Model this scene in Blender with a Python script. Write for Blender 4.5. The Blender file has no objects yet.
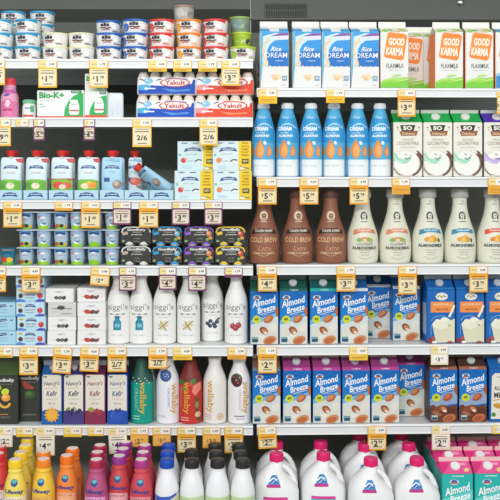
import bpy, bmesh, math, random
from mathutils import Vector, Matrix
random.seed(7)
scene = bpy.context.scene
C = scene.collection

# ------------------------------------------------------------------ camera
F, DIST, VX, VY, EYE = 930.0, 3.0, 240.0, 170.0, 1.55
cam_d = bpy.data.cameras.new('camera'); cam = bpy.data.objects.new('camera', cam_d); C.objects.link(cam)
cam.location = (0, -DIST, EYE); cam.rotation_euler = (math.pi / 2, 0, 0)
cam_d.sensor_width = 36; cam_d.lens = F / 500 * 36
cam_d.shift_x = (250 - VX) / 500; cam_d.shift_y = -(250 - VY) / 500
cam_d.clip_start = .05
scene.camera = cam
# ------------------------------------------------------------------ light
world = bpy.data.worlds.new('store'); scene.world = world; world.use_nodes = True
bg = world.node_tree.nodes['Background']; bg.inputs[0].default_value = (.93, .97, 1, 1); bg.inputs[1].default_value = .80
def area(name, loc, rot, sx, sy, power, col):
    d = bpy.data.lights.new(name, 'AREA'); d.shape = 'RECTANGLE'; d.size = sx; d.size_y = sy; d.energy = power; d.color = col
    o = bpy.data.objects.new(name, d); C.objects.link(o); o.location = loc; o.rotation_euler = rot
    return o
# two rows of store ceiling tubes over the aisle and the lamp under the case canopy
area('aisle_lamp', (-.2, -1.6, 3.1), (math.radians(22), 0, 0), 5.0, .5, 22, (1, .985, .95))
area('aisle_lamp_far', (-.2, -4.6, 3.2), (math.radians(42), 0, 0), 6.0, .8, 385, (.97, .99, 1))
area('canopy_lamp', (0, -.16, 2.26), (math.radians(12), 0, 0), 2.6, .08, 2.2, (1, .99, .95))
vs = scene.view_settings
vs.view_transform = 'Standard'; vs.look = 'None'; vs.gamma = 1; vs.use_curve_mapping = False; vs.exposure = -0.93

# ------------------------------------------------------------------ materials
MATS = {}
def mat(h, rough=.45, metal=0.0, name=None):
    """procedural coloured surface: hex colour broken up by a faint noise, with a fine bump"""
    k = (h, rough, metal)
    if k in MATS: return MATS[k]
    rgb = [int(h[i:i + 2], 16) / 255 for i in (0, 2, 4)]
    lin = [(v / 12.92 if v <= .04045 else ((v + .055) / 1.055) ** 2.4) for v in rgb]
    m = bpy.data.materials.new(name or 'surface_' + h); m.use_nodes = True
    nt = m.node_tree; b = nt.nodes['Principled BSDF']
    n = nt.nodes.new('ShaderNodeTexNoise'); n.inputs['Scale'].default_value = 9; n.inputs['Detail'].default_value = 2
    tc = nt.nodes.new('ShaderNodeTexCoord'); nt.links.new(tc.outputs['Object'], n.inputs['Vector'])
    r = nt.nodes.new('ShaderNodeMix'); r.data_type = 'RGBA'
    r.inputs[6].default_value = (*[v * .94 for v in lin], 1); r.inputs[7].default_value = (*[min(1, v * 1.05) for v in lin], 1)
    nt.links.new(n.outputs[0], r.inputs[0]); nt.links.new(r.outputs[2], b.inputs['Base Color'])
    b.inputs['Roughness'].default_value = rough; b.inputs['Metallic'].default_value = metal
    b.inputs['Specular IOR Level'].default_value = .35
    MATS[k] = m
    return m
def clear(h='e8eeee', name='clear_plastic'):
    k = ('clear', h)
    if k in MATS: return MATS[k]
    m = mat(h, .2, 0, name).copy(); m.name = name
    b = m.node_tree.nodes['Principled BSDF']; b.inputs['Alpha'].default_value = .55
    MATS[k] = m
    return m

# ------------------------------------------------------------------ mesh builder, measured in photo pixels at the shelf front
class MB:
    def __init__(s, scale=1 / 308): s.v = []; s.f = []; s.m = []; s.sm = []; s.mats = []; s.k = scale
    def mi(s, m):
        if isinstance(m, str): m = mat(m)
        if m not in s.mats: s.mats.append(m)
        return s.mats.index(m)
    def add(s, vs, fs, m, smooth=False):
        o = len(s.v); s.v += [tuple(p) for p in vs]; i = s.mi(m)
        for f in fs: s.f.append([q + o for q in f]); s.m.append(i); s.sm.append(smooth)
    def bm(s, bm, m, smooth=False):
        bm.verts.index_update()
        s.add([v.co[:] for v in bm.verts], [[v.index for v in f.verts] for f in bm.faces], m, smooth); bm.free()
    def box(s, x0, x1, y0, y1, z0, z1, m, bev=.5, rot=None):
        b = bmesh.new(); bmesh.ops.create_cube(b, size=1)
        for v in b.verts: v.co = ((x0 + x1) / 2 + v.co.x * (x1 - x0), (y0 + y1) / 2 + v.co.y * (y1 - y0), (z0 + z1) / 2 + v.co.z * (z1 - z0))
        if bev: bmesh.ops.bevel(b, geom=b.edges[:], offset=bev, segments=2, affect='EDGES', clamp_overlap=True)
        if rot: bmesh.ops.transform(b, matrix=rot, verts=b.verts)
        s.bm(b, m)
    def loft(s, secs, m, seg=28, n=2.0, cap0=True, cap1=True):
        """secs: (cx, cy, a, b, z[, material]) from the bottom up"""
        rings = []
        for q in secs:
            cx, cy, a, b_, z = q[:5]; o = []
            for i in range(seg):
                t = 2 * math.pi * i / seg; c, n_ = math.cos(t), math.sin(t)
                o.append((cx + a * math.copysign(abs(c) ** (2 / n), c), cy + b_ * math.copysign(abs(n_) ** (2 / n), n_), z))
            rings.append(o)
        for j in range(len(rings) - 1):
            mm = secs[j][5] if len(secs[j]) > 5 else m
            s.add(rings[j] + rings[j + 1], [[i, (i + 1) % seg, seg + (i + 1) % seg, seg + i] for i in range(seg)], mm, True)
        if cap0: s.add(rings[0], [list(range(seg))[::-1]], secs[0][5] if len(secs[0]) > 5 else m)
        if cap1: s.add(rings[-1], [list(range(seg))], (secs[-2][5] if len(secs[-2]) > 5 else m))
    def lathe(s, prof, m, cy=0, cx=0, seg=28, **k):
        s.loft([(cx, cy, p[0], p[0], p[1]) + tuple(p[2:3]) for p in prof], m, seg, **k)
    def tube(s, pts, rads, m, seg=10):
        P = [Vector(p) for p in pts]; rings = []
        for i, p in enumerate(P):
            d = (P[min(i + 1, len(P) - 1)] - P[max(i - 1, 0)]).normalized()
            u = d.cross(Vector((0, 1, .01))).normalized(); w = d.cross(u)
            rings.append([tuple(p + (u * math.cos(2 * math.pi * k / seg) + w * math.sin(2 * math.pi * k / seg) * 1.25) * rads[i]) for k in range(seg)])
        for j in range(len(rings) - 1):
            s.add(rings[j] + rings[j + 1], [[i, (i + 1) % seg, seg + (i + 1) % seg, seg + i] for i in range(seg)], m, True)
        s.add(rings[0], [list(range(seg))], m); s.add(rings[-1], [list(range(seg))], m)
    def build(s, name, parent=None, link=True):
        me = bpy.data.meshes.new(name)
        me.from_pydata([(x * s.k, y * s.k, z * s.k) for x, y, z in s.v], [], s.f)
        for m in s.mats: me.materials.append(m)
        me.polygons.foreach_set('material_index', s.m); me.polygons.foreach_set('use_smooth', s.sm); me.update()
        # weld ring seams so smooth shading runs over them
        b = bmesh.new(); b.from_mesh(me); bmesh.ops.remove_doubles(b, verts=b.verts, dist=2e-6)
        b.to_mesh(me); b.free()
        me.set_sharp_from_angle(angle=math.radians(42))
        o = bpy.data.objects.new(name, me); C.objects.link(o); o.parent = parent
        return o

TXT = {}
def text_geo(s, bold, shear):
    k = (s, bold, shear)
    if k not in TXT:
        cu = bpy.data.curves.new('t', 'FONT'); cu.body = s; cu.resolution_u = 2; cu.offset = bold; cu.shear = shear; cu.fill_mode = 'FRONT'
        o = bpy.data.objects.new('t', cu); me = bpy.data.meshes.new_from_object(o)
        V = [v.co[:2] for v in me.vertices]; Fc = [list(p.vertices) for p in me.polygons]
        bpy.data.objects.remove(o); bpy.data.curves.remove(cu); bpy.data.meshes.remove(me)
        x0, x1 = min(v[0] for v in V), max(v[0] for v in V); y0, y1 = min(v[1] for v in V), max(v[1] for v in V)
        TXT[k] = ([((v[0] - (x0 + x1) / 2) / (x1 - x0), (v[1] - (y0 + y1) / 2) / (y1 - y0)) for v in V], Fc, (x1 - x0) / (y1 - y0))
    return TXT[k]

class Deco:
    """print on the front of a body; coordinates are photo pixels around (cx, base)"""
    def __init__(s, mb, cx, base, fy, lim, zl=None, curved=False, cuts=()):
        s.mb, s.cx, s.base, s.fy, s.lim, s.zl, s.curved, s.cuts, s.l = mb, cx, base, fy, lim, zl, curved, cuts, 0
    def put(s, V, Fc, m):
        s.l += 1; e = .07 + .03 * s.l
        b = bmesh.new(); vs = [b.verts.new((x - s.cx, 0, s.base - y)) for x, y in V]
        for f in Fc:
            try: b.faces.new([vs[i] for i in f])
            except ValueError: pass
        def cut(co, no, outer=False):
            bmesh.ops.bisect_plane(b, geom=b.verts[:] + b.edges[:] + b.faces[:], plane_co=co, plane_no=no, clear_outer=outer)
        cut((s.lim, 0, 0), (1, 0, 0), True); cut((-s.lim, 0, 0), (-1, 0, 0), True)
        if s.zl: cut((0, 0, s.zl[0]), (0, 0, -1), True); cut((0, 0, s.zl[1]), (0, 0, 1), True)
        if not b.verts: b.free(); return
        if s.curved:
            xs = [v.co.x for v in b.verts]; zs = [v.co.z for v in b.verts]
            st = 1.6
            x = math.ceil(min(xs) / st) * st
            while x < max(xs): cut((x, 0, 0), (1, 0, 0)); x += st
            st = 2.4; z = math.ceil(min(zs) / st) * st
            while z < max(zs): cut((0, 0, z), (0, 0, 1)); z += st
        for z in s.cuts:
            if b.verts: cut((0, 0, z), (0, 0, 1))
        for v in b.verts:
            x, y = s.fy(v.co.x, v.co.z); v.co.x = x; v.co.y = y - e
        s.mb.bm(b, m, s.curved)
    def p(s, pts, m): s.put(pts, [list(range(len(pts)))], m)
    def r(s, x0, x1, y0, y1, m): s.p([(x0, y0), (x1, y0), (x1, y1), (x0, y1)], m)
    def e(s, cx, cy, rx, ry, m, rot=0, n=14, tear=0):
        a = math.radians(-rot); o = []
        for i in range(n):
            t = 2 * math.pi * i / n; x = rx * math.cos(t); y = ry * math.sin(t)
            if tear and y < 0: x *= (1 + y / ry * tear)
            o.append((cx + x * math.cos(a) - y * math.sin(a), cy + x * math.sin(a) + y * math.cos(a)))
        s.p(o, m)
    def ring(s, cx, cy, rx, ry, w, m, a0=0, a1=360, n=16):
        V = []
        for i in range(n + 1):
            t = math.radians(a0 + (a1 - a0) * i / n)
            for k in (0, w): V.append((cx + (rx - k) * math.cos(t), cy - (ry - k) * math.sin(t)))
        s.put(V, [[2 * i, 2 * i + 2, 2 * i + 3, 2 * i + 1] for i in range(n)], m)
    def line(s, pts, w, m):
        V = []
        for i, (x, y) in enumerate(pts):
            x2, y2 = pts[min(i + 1, len(pts) - 1)]; x1, y1 = pts[max(i - 1, 0)]
            dx, dy = x2 - x1, y2 - y1; L = math.hypot(dx, dy) or 1
            V += [(x - dy / L * w / 2, y + dx / L * w / 2), (x + dy / L * w / 2, y - dx / L * w / 2)]
        s.put(V, [[2 * i, 2 * i + 2, 2 * i + 3, 2 * i + 1] for i in range(len(pts) - 1)], m)
    def t(s, txt, cx, cy, w, h, m, bold=.02, shear=0, rot=0):
        V, Fc, asp = text_geo(txt, bold, shear); w = w or h * asp; a = math.radians(-rot); c, n = math.cos(a), math.sin(a)
        s.put([(cx + x * w * c + y * h * n, cy + x * w * n - y * h * c) for x, y in V], Fc, m)

def splash(x0, x1, y, amp, y1, seed=1, n=9):
    r = random.Random(seed)
    return [(x0, y1)] + [(x0 + (x1 - x0) * i / n, y + amp * math.sin(i * 1.9 + seed) + r.uniform(-.4, .4) * amp) for i in range(n + 1)] + [(x1, y1)]

# ------------------------------------------------------------------ things
def root(name, cat):
    o = bpy.data.objects.new(name, None); C.objects.link(o); o.empty_display_size = .03; o['category'] = cat
    return o
def copy_tree(o, parent=None):
    c = o.copy(); C.objects.link(c); c.parent = parent
    for ch in list(o.children): copy_tree(ch, c)
    return c
# right-hand bay stands turned a hair away from the camera
BAY_A = math.radians(1.7); BX0 = (257 - VX) / F * DIST
def locate(px, d, bay):
    if bay == 'L': return ((px - VX) / F * (DIST + d), d)
    ux, uy, vx, vy = math.cos(BAY_A), math.sin(BAY_A), -math.sin(BAY_A), math.cos(BAY_A)
    k = (px - VX) / F
    U = (k * (DIST + d * vy) - BX0 - d * vx) / (ux - k * uy)
    return (BX0 + U * ux + d * vx, U * uy + d * vy)
def zof(py): return EYE - (py - VY) / 310
SH = {'L': [59, 117.5, 200.3, 266, 345.7, 426, 511.6], 'R': [88, 177, 265, 345.7, 425.5, 511.6]}
LIPB = {'L': [68.5, 127, 209, 275.5, 356, 435, 520], 'R': [97, 187, 275, 355.5, 435, 520]}
PROTO = {}
NAMES = 'top second third fourth fifth sixth bottom'.split()
ORD = 'first second third fourth fifth sixth seventh eighth ninth tenth'.split()
def put(key, builder, px, bay, sh, d, label, group=None, lift=0, rot=0, tilt=0, cat=None):
    """a copy of the thing `key` with its origin over photo column px, on shelf sh, d metres behind the lip"""
    if key not in PROTO: PROTO[key] = builder(); o = PROTO[key]; 
    else: o = copy_tree(PROTO[key])
    x, y = locate(px, d, bay)
    o.location = (x, y, zof(SH[bay][sh]) + .0006 + lift)
    o.rotation_euler = (0, math.radians(tilt), math.radians(rot) + (BAY_A if bay == 'R' else 0))
    o['label'] = label
    if group: o['group'] = group
    return o
def tagit(o, label, cat, group=None):
    o['label'] = label; o['category'] = cat
    if group: o['group'] = group
    return o
def struct(o): o['kind'] = 'structure'; return o

# ------------------------------------------------------------------ the case
W = 'f4f4f2'
def plain(name, x0, x1, y0, y1, z0, z1, m, bev=0, parent=None):
    b = MB(1); b.box(x0, x1, y0, y1, z0, z1, m, bev); return b.build(name, parent)
DK = mat('96988f', .6, 0, 'case_panel_grey')
DK2 = mat('60635d', .5, 0, 'case_head_grey')
struct(plain('wall_back', -1.3, 1.35, .50, .54, .12, 2.03, DK))
struct(plain('wall_left', -1.34, -1.3, -.02, .54, .12, 2.5, DK))
struct(plain('wall_right', 1.35, 1.39, -.02, .54, .12, 2.5, DK))
struct(plain('ceiling', -1.34, 1.39, -.25, .60, 2.42, 2.46, mat('b9bab4', .5)))
struct(plain('floor', -3, 3, -5, .6, -.04, 0, mat('b8b5ac', .35)))
struct(plain('trim_1', -1.34, 1.39, -.3, .54, 0.001, .12, mat('55575a', .5)))
# air-duct head panel over the top shelf with its louvre
b = MB(1); pr = [(.40, 2.42), (.40, 2.10), (.42, 2.075), (.498, 2.035), (.54, 2.035), (.54, 2.42)]
n = len(pr)
for x0, x1, dz in ((-1.3, .0375, .038), (.0415, 1.35, 0)):
    pr = [(.40, 2.42), (.40, 2.10 + dz), (.455, 2.06 + dz), (.47, 1.8), (.4995, 1.8), (.4995, 2.42)]
    b.add([(x0, y, z) for y, z in pr] + [(x1, y, z) for y, z in pr], [[i, (i + 1) % n, n + (i + 1) % n, n + i] for i in range(n)] + [list(range(n)), list(range(n, 2 * n))], DK2)
struct(b.build('trim_2'))
def vent():
    r = root('air_vent', 'vent'); r.location = (.168, .397, 2.13)
    b = MB(1); b.box(-.078, .078, -.002, .002, -.022, .03, mat('50534e', .5), .001); b.build('frame', r)
    for j in range(2):
        for i in range(17):
            b = MB(1); x = -.07 + i * .00875
            b.box(x - .0024, x + .0024, -.004, -.001, -.018 + j * .023, .001 + j * .023, mat('3a3c38', .6), .0005); b.build('slot', r)
    tagit(r, 'slotted grey air vent in the case head above the left rice milk cartons', 'vent')
vent()
b = MB(1); b.lathe([(.013, 0), (.013, .004), (.009, .007), (.004, .008)], mat('a8aaa6', .25, .8), seg=20); o = b.build('round_bolt')
x, y = locate(459.5, .392, 'R'); o.location = (x, .3925, EYE - (2 - VY) / F * (DIST + .39)); o.rotation_euler = (math.pi / 2, 0, 0)
o.location.y = .3995
tagit(o, 'round shiny bolt head on the dark case head above the flax milk cartons', 'bolt')

RAIL = mat('e2e4e3', .35); EDGE = mat('f6f6f4', .3); GROOVE = mat('9a9e9e', .5)
def shelf(bay, i, x0p, x1p):
    zt = zof(SH[bay][i]); zb = zof(LIPB[bay][i]); X0 = (x0p - VX) / 310; X1 = (x1p - VX) / 310
    nm = ('bottom' if i == len(SH[bay]) - 1 else NAMES[i])
    r = root('display_shelf', 'shelf'); r.location = ((BX0 if bay == 'R' else 0), 0, zt)
    if bay == 'R': r.rotation_euler = (0, 0, BAY_A); X1 = (X1 - BX0) / math.cos(BAY_A) ; X0 = X0 - BX0
    h = zt - zb
    y0 = -.27 if nm == 'bottom' else 0
    b = MB(1); b.box(X0, X1, .004 + y0, .455 if bay == 'L' else .43, -.016, 0, mat('dcdedb', .4), .001)
    b.box(X0, X1, .0005 + y0, .006 + y0, -h, 0, EDGE, .001)
    if i == 0: b.box(X0, X1, .424, .43, -.045, -.015, mat('c3c8c8', .4), .001)
    b.build('board', r)
    b = MB(1); b.box(X0 + .001, X1 - .001, y0 - .0025, y0 + .0004, -h + .0015, -.0085, RAIL, .0008); b.box(X0 + .001, X1 - .001, y0 - .0004, y0 + .0004, -.0085, -.0062, GROOVE, 0); b.box(X0 + .001, X1 - .001, y0 - .0045, y0 - .0024, -h + .0005, -h + .004, EDGE, .0005); b.build('price_rail', r)
    for xb in (X0 + .012, X1 - .012):
        b = MB(1); pts = [(.01, -.0165), (.45 if bay == 'L' else .43, -.0165), (.45 if bay == 'L' else .43, -.036), (.36, -.033), (.05, -.022)]
        k = len(pts); b.add([(xb - .0015, y, z) for y, z in pts] + [(xb + .0015, y, z) for y, z in pts], [[q, (q + 1) % k, k + (q + 1) % k, k + q] for q in range(k)] + [list(range(k)), list(range(k, 2 * k))], mat('c9cbc8', .4)); b.build('bracket', r)
    tagit(r, f"white metal shelf with price rail, {nm} of the {'left' if bay == 'L' else 'right'} bay", 'shelf', f"shelves of the {'left' if bay == 'L' else 'right'} bay")
for i in range(7): shelf('L', i, -90, 253 if i != 2 else 251.5)
for i in range(6): shelf('R', i, 257, 590)
# slotted upright between the two bays
b = MB(1)
x = (254.8 - VX) / 310
b.box(x + .012, x + .03, .462, .499, .13, 2.03, mat('8a8c88', .4), .001)
for k in range(60): b.box(x + .018, x + .024, .4612, .4625, .16 + k * .031, .175 + k * .031, mat('2a2b29', .6), 0)
struct(b.build('trim_3'))

# ------------------------------------------------------------------ cartons
def gable_carton(name, cx, base, w, hb, hr, H, body, slope, fin, art, cap=None, z0=0, ks=1, dep=None, side=None, capz=None, capx=None, capr=4, sideart=None):
    def go():
        dep_ = dep or w; r = root(name, 'carton'); b = MB(ks / 308); a = w / 2
        b.box(-a, a, 0, dep_, z0, hb, body, .7)
        zb = hb - .1; m = dep_ / 2; t = .6
        A, B_, Cc, D_ = (-a + .3, .3, zb), (a - .3, .3, zb), (a - .3, dep_ - .3, zb), (-a + .3, dep_ - .3, zb)
        R1, R2, R3, R4 = (-a + .3, m - t, hr), (a - .3, m - t, hr), (a - .3, m + t, hr), (-a + .3, m + t, hr)
        fl, fr = (-a + 5, m, hr - 3), (a - 5, m, hr - 3)
        b.add([A, B_, R2, R1], [[0, 1, 2, 3]], slope); b.add([Cc, D_, R4, R3], [[0, 1, 2, 3]], slope)
        b.add([B_, Cc, R3, R2, fr], [[0, 1, 4], [1, 2, 4], [2, 3, 4], [3, 0, 4]], slope)
        b.add([D_, A, R1, R4, fl], [[0, 1, 4], [1, 2, 4], [2, 3, 4], [3, 0, 4]], slope)
        b.box(-a + .3, a - .3, m - t, m + t, hr - .1, H, fin, .25)
        def fy(x, z):
            if z <= hb: return x, 0
            if z <= hr: return x, (z - hb) / (hr - hb) * (m - t)
            return x, m - t
        art(Deco(b, cx, base, fy, a - .25, (z0 + .3, H - .1), cuts=(hb, hr)))
        if side:
            zs0, zs1 = z0 + 1, hb - 1
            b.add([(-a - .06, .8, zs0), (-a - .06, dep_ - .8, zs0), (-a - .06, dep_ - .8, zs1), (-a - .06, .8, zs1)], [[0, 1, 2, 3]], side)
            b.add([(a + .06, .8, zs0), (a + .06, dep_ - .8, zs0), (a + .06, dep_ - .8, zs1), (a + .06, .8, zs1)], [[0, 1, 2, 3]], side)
            if sideart:
                b.add([(-a - .12, 3, 8), (-a - .12, dep_ - 8, 8), (-a - .12, dep_ - 8, 40), (-a - .12, 3, 40)], [[0, 1, 2, 3]], sideart)
        b.build('body', r)
        if cap:
            c = MB(ks / 308); ang = math.atan2(hr - hb, m)
            zc = (hb + hr) / 2 if capz is None else capz
            yc = (zc - hb) / (hr - hb) * (m - t)
            c.lathe([(capr, 0), (capr, 2.6), (capr - .4, 3.1), (capr * .6, 3.2)], cap, seg=24)
            for k in range(24):
                q = k / 24 * 2 * math.pi; c.box(-.18, .18, -.3, .3, .3, 2.5, cap, 0, Matrix.Translation((math.cos(q) * capr, math.sin(q) * capr, 0)) @ Matrix.Rotation(q, 4, 'Z'))
            M = Matrix.Translation((capx or 0, yc, zc)) @ Matrix.Rotation(math.pi / 2 - (math.pi / 2 - ang), 4, 'X')
            c.v = [tuple(M @ Vector(v)) for v in c.v]
            c.build('screw_cap', r)
        for q in r.children: q.location.z = -z0 * ks / 308
        return r
    return go

def art_rice(d):
    d.r(260, 289, 21, 26.2, 'e9e7e2'); d.p([(260, 27.5), (289, 27.5), (289, 42), (280, 36), (260, 46)], '3f9fd8'); d.p([(268.5, 24), (280, 24), (279, 31), (270, 31)], 'f3f3f0')
    d.r(260.4, 262.6, 31, 88, '58b4dd')
    d.p([(263, 36), (275, 32.5), (289, 33.5), (289, 66), (262.5, 66)], 'cfe6f2')
    d.p([(270, 44), (275, 40), (289, 39), (289, 66), (268, 66), (266.6, 56), (267.4, 49)], '2f96da'); d.p([(267.2, 52), (274, 51), (289, 50), (289, 66), (269, 66), (267, 60)], '1273c2')
    d.p([(270, 36), (280, 32.5), (288.6, 32.6), (288.6, 35)], '8a58a8'); d.p([(272, 37.5), (288.6, 35), (288.6, 38)], 'e8dfe6')
    for x, y, a in ((264.5, 44, -12), (263.6, 50, -8), (264.4, 56, 14), (266.5, 61.5, 22), (264.5, 66, 10), (265, 73, -20), (267.5, 40, -30), (263.4, 77, 0)): d.e(x, y, 1.4, 3.6, 'f1cfa8', a)
    d.p([(268, 67.5), (270, 65), (272.5, 67), (275, 65.6), (277, 67.4), (279.5, 65.4), (282, 67.5), (285, 65.7), (289, 67), (289, 87.4), (260.6, 87.4), (262.5, 66)], 'e9e8e5')
    d.t('Rice', 276, 48.6, 10.5, 4.6, W, .02, .35); d.t('DREAM', 276.4, 54.8, 21.6, 5, W, .005); d.t('organic', 279, 60.5, 8, 1.5, 'd9ecf6')
    for x, y, q in ((273.5, 76, 'f4cfa2'), (277, 75.4, 'f0d8b6'), (275.5, 78.3, 'e9c391'), (280.5, 76.8, 'f3dcb9')): d.e(x, y, 2.6, 1.8, q)
    d.r(282, 287, 75.4, 80.4, '7fa9bd'); d.t('32', 284.5, 77.6, 3, 2, W); d.t('64 FL OZ', 284, 84.8, 4, 1.4, '9aa6b0', 0)
def art_karma(d):
    d.r(380, 409, 22, 27, 'eef0e2'); d.p([(380, 27.4), (409, 27.4), (409, 30.5), (380, 32)], 'e9efd6')
    d.e(385.5, 30, 4, 1.8, '9bcf62', 10); d.e(403, 28.5, 4.5, 1.7, 'b6cf5c', -10); d.e(399, 31, 2, .9, 'f1b06a'); d.e(391, 29.2, 2.4, 1, '5fb35c', -15)
    d.p([(387.5, 33.5), (389, 32), (405, 33.6), (407.4, 35.6), (404, 58), (402, 60.2), (385.5, 57.3), (383.8, 55.4)], 'f58a33')
    d.p([(388.5, 38), (404.8, 37.4), (402, 55.8), (387, 54)], 'f79a4c')
    d.t('GOOD', 396.6, 41.5, 16, 7.5, 'fdf3e2', .04, .05, -3); d.t('KARMA', 394.6, 51.4, 17.5, 8, 'fdf3e2', .04, .05, -4)
    d.t('FLAXMILK', 395, 65.6, 17.6, 4.4, '5c5f58', .005); d.t('omega-3 dairy free', 395, 70, 15, 1.3, 'a9aaa2', 0)
    d.p([(380, 82), (386, 79), (393, 77.2), (400, 77.8), (409, 76.6), (409, 87.6), (380, 87.6)], '9ed84f'); d.p([(380, 84), (388, 81.5), (396, 82.6), (409, 79.4), (409, 87.6), (380, 87.6)], '7ccc3f')
    d.line([(386, 80), (394, 78.4), (401, 80.4), (409, 78.8)], .8, 'c9ec90'); d.e(397, 75.2, 5, 1, 'b9e388', 3)
def art_karma_blue(d):
    art_karma(d); d.r(380, 409, 74, 87.6, '3f8fd0'); d.p([(380, 76), (392, 74.5), (409, 77), (409, 72), (380, 73)], '9ccbe8'); d.r(380, 409, 27.5, 31, '4f8fc4')
def art_coconut(top='1fb457', wave='a4dcb9'):
    def f(d):   # reference carton 453-483, 109-177
        d.r(453, 484, 109, 112, 'cfd3c8'); d.r(453, 484, 112.4, 121.5, top)
        d.p([(460, 125.2), (475.5, 125), (473.6, 131.2), (461.8, 131.2)], '29352d'); d.t('SO', 467.6, 128.1, 9.4, 4.2, 'f4f0e2', .05)
        d.p([(459.4, 131.4), (478, 130.8), (476.6, 135.6), (461, 136)], '9a5a35'); d.t('Delicious', 468.4, 133.5, 13, 2.8, 'f2d9b0', .01, .1)
        for q in (457.5, 479): d.e(q, 127.5, .8, .8, 'b06a4c'); d.e(q + .4, 130, .5, .5, 'b06a4c')
        d.t('ORGANIC', 468, 139.6, 12, 2, '9fb08f', 0); d.t('COCONUTMILK', 468, 143.3, 22.4, 3.4, '9c8b6c', 0); d.line([(460, 147.4), (476, 147.4)], .4, 'b9b39e')
        d.e(467, 163.6, 13.4, 13, 'c9c2b4'); d.e(466.6, 163.4, 12.9, 12.6, 'f4f3ea'); d.ring(468, 163.6, 14.4, 13.6, 2, '6d4b3c', -70, 50); d.ring(466, 164, 13.6, 13, .9, '8a6a58', 150, 245)
        d.p([(453.2, 152), (455.5, 153.5), (458.5, 158), (463, 159.5), (467.5, 158.3), (472, 155), (470, 160.5), (466, 163.8), (460, 163.4), (456, 161), (453.2, 161.5)], wave)
        d.p([(453.2, 155), (457, 160), (462, 162), (466, 161.8), (460, 163), (455, 160)], 'cdeeda' if top != '5a35b8' else 'd9cdf0')
        d.p([(476, 150.5), (479, 151.5), (482.6, 156), (483, 161), (480, 156)], '6d4b3c')
        d.line([(464.5, 154), (466.6, 155.2)], .7, '4f5a50'); d.line([(469.6, 154.6), (471, 155.6)], .5, '4f5a50'); d.line([(464.6, 158), (467, 159.4), (470.4, 157.6)], .8, '5c6a5f')
        d.t('64 FL OZ', 461, 174.6, 5.5, 1.2, '9b9b92', 0)
    return f
ALM = 'b86a38'
def almonds(d, c1='b9683a', c2='d08a5a', ctr='f0e2cc'):
    d.e(328.2, 319.6, 5.3, 3.4, c1, 32); d.e(327.4, 319, 3.8, 2, c2, 32)
    d.e(337.4, 312.6, 2.6, 5, c1, 14)
    d.e(323.4, 331, 4.6, 3.3, '93502b', -38); d.e(324.2, 331.8, 3.4, 1.9, 'c98a60', -38); d.e(325, 333.4, 2, 1.1, ctr, -20)
    d.e(329.5, 340.6, 6.8, 4, c2, 18); d.e(329, 341.2, 5, 2.6, c1, 18)
def art_breeze(gable, strip, choc=False):
    def f(d):   # reference carton 310-338, 276-345
        d.r(310, 338.4, 289.4, 292, strip); d.t('original', 324.4, 290.8, 8, 1.4, 'e9f0ee')
        d.p([(310.2, 292), (338, 292), (338, 300), (310.2, 300)], '0a66b6')
        d.p([(310.2, 300), (338, 300), (338, 318), (310.2, 324)], '127ac8')
        if choc:
            d.p([(310.2, 322), (338, 312), (338, 326), (310.2, 330)], '8fa8c6'); d.p(splash(310.2, 338, 328.5, 1.4, 344.6, 3), '6b3a2a'); d.e(320, 331, 6, 3, '864a33', 20); d.e(331, 333, 7, 3, '5b3026', -12)
            d.e(317, 336, 5, 1.7, 'a5694c', -20)
        else:
            d.p([(310.2, 321), (324, 317.5), (338, 312.5), (338, 345), (310.2, 345)], '74b6e0'); d.p([(310.2, 325.5), (324, 321.4), (338, 316.5), (338, 344.6), (310.2, 344.6)], 'd3d9d6')
            d.p(splash(312, 338, 330, 2, 344.6, 2), 'dcd9ce'); d.e(319, 338, 7, 2, 'e6e2d6', 12); d.e(333, 328, 4.5, 3.5, 'e4e0d3', 40)
        d.e(316.8, 298.2, 3.9, 2.3, 'e9e3d2'); d.e(316.8, 297.4, 2.3, 1.1, '3c6fa5'); d.r(314, 319.6, 298.3, 299.6, '9c4f3c')
        d.t('Almond', 323.6, 302.4, 25, 6.8, 'f6f8f8', .02, .3, 14); d.t('Breeze', 325.8, 309.4, 18.5, 6, 'f6f8f8', .02, .3, 14)
        d.line([(319.5, 315.2), (327, 313.2), (334, 311.8)], .55, 'e8eef2'); d.line([(321.5, 316.2), (329, 314.6)], .35, 'cfe0ec')
        d.e(316.4, 320, 4.1, 3.9, 'e0dd2c'); d.e(316.4, 320, 3.3, 3.1, 'c9d32f'); d.t('60', 316.4, 319.6, 3.8, 2.6, '3d4d26', .04)
        almonds(d, *(('a85532', 'c0714a') if choc else ('b9683a', 'd08a5a')))
        d.r(311.6, 317.8, 337.6, 342.6, '4b8f95' if not choc else 'b7c6b4'); d.r(312, 317.4, 339.6, 342.2, '23506b'); d.t('NON GMO', 314.7, 338.7, 5, 1, 'e5efe8', 0)
    return f
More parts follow.
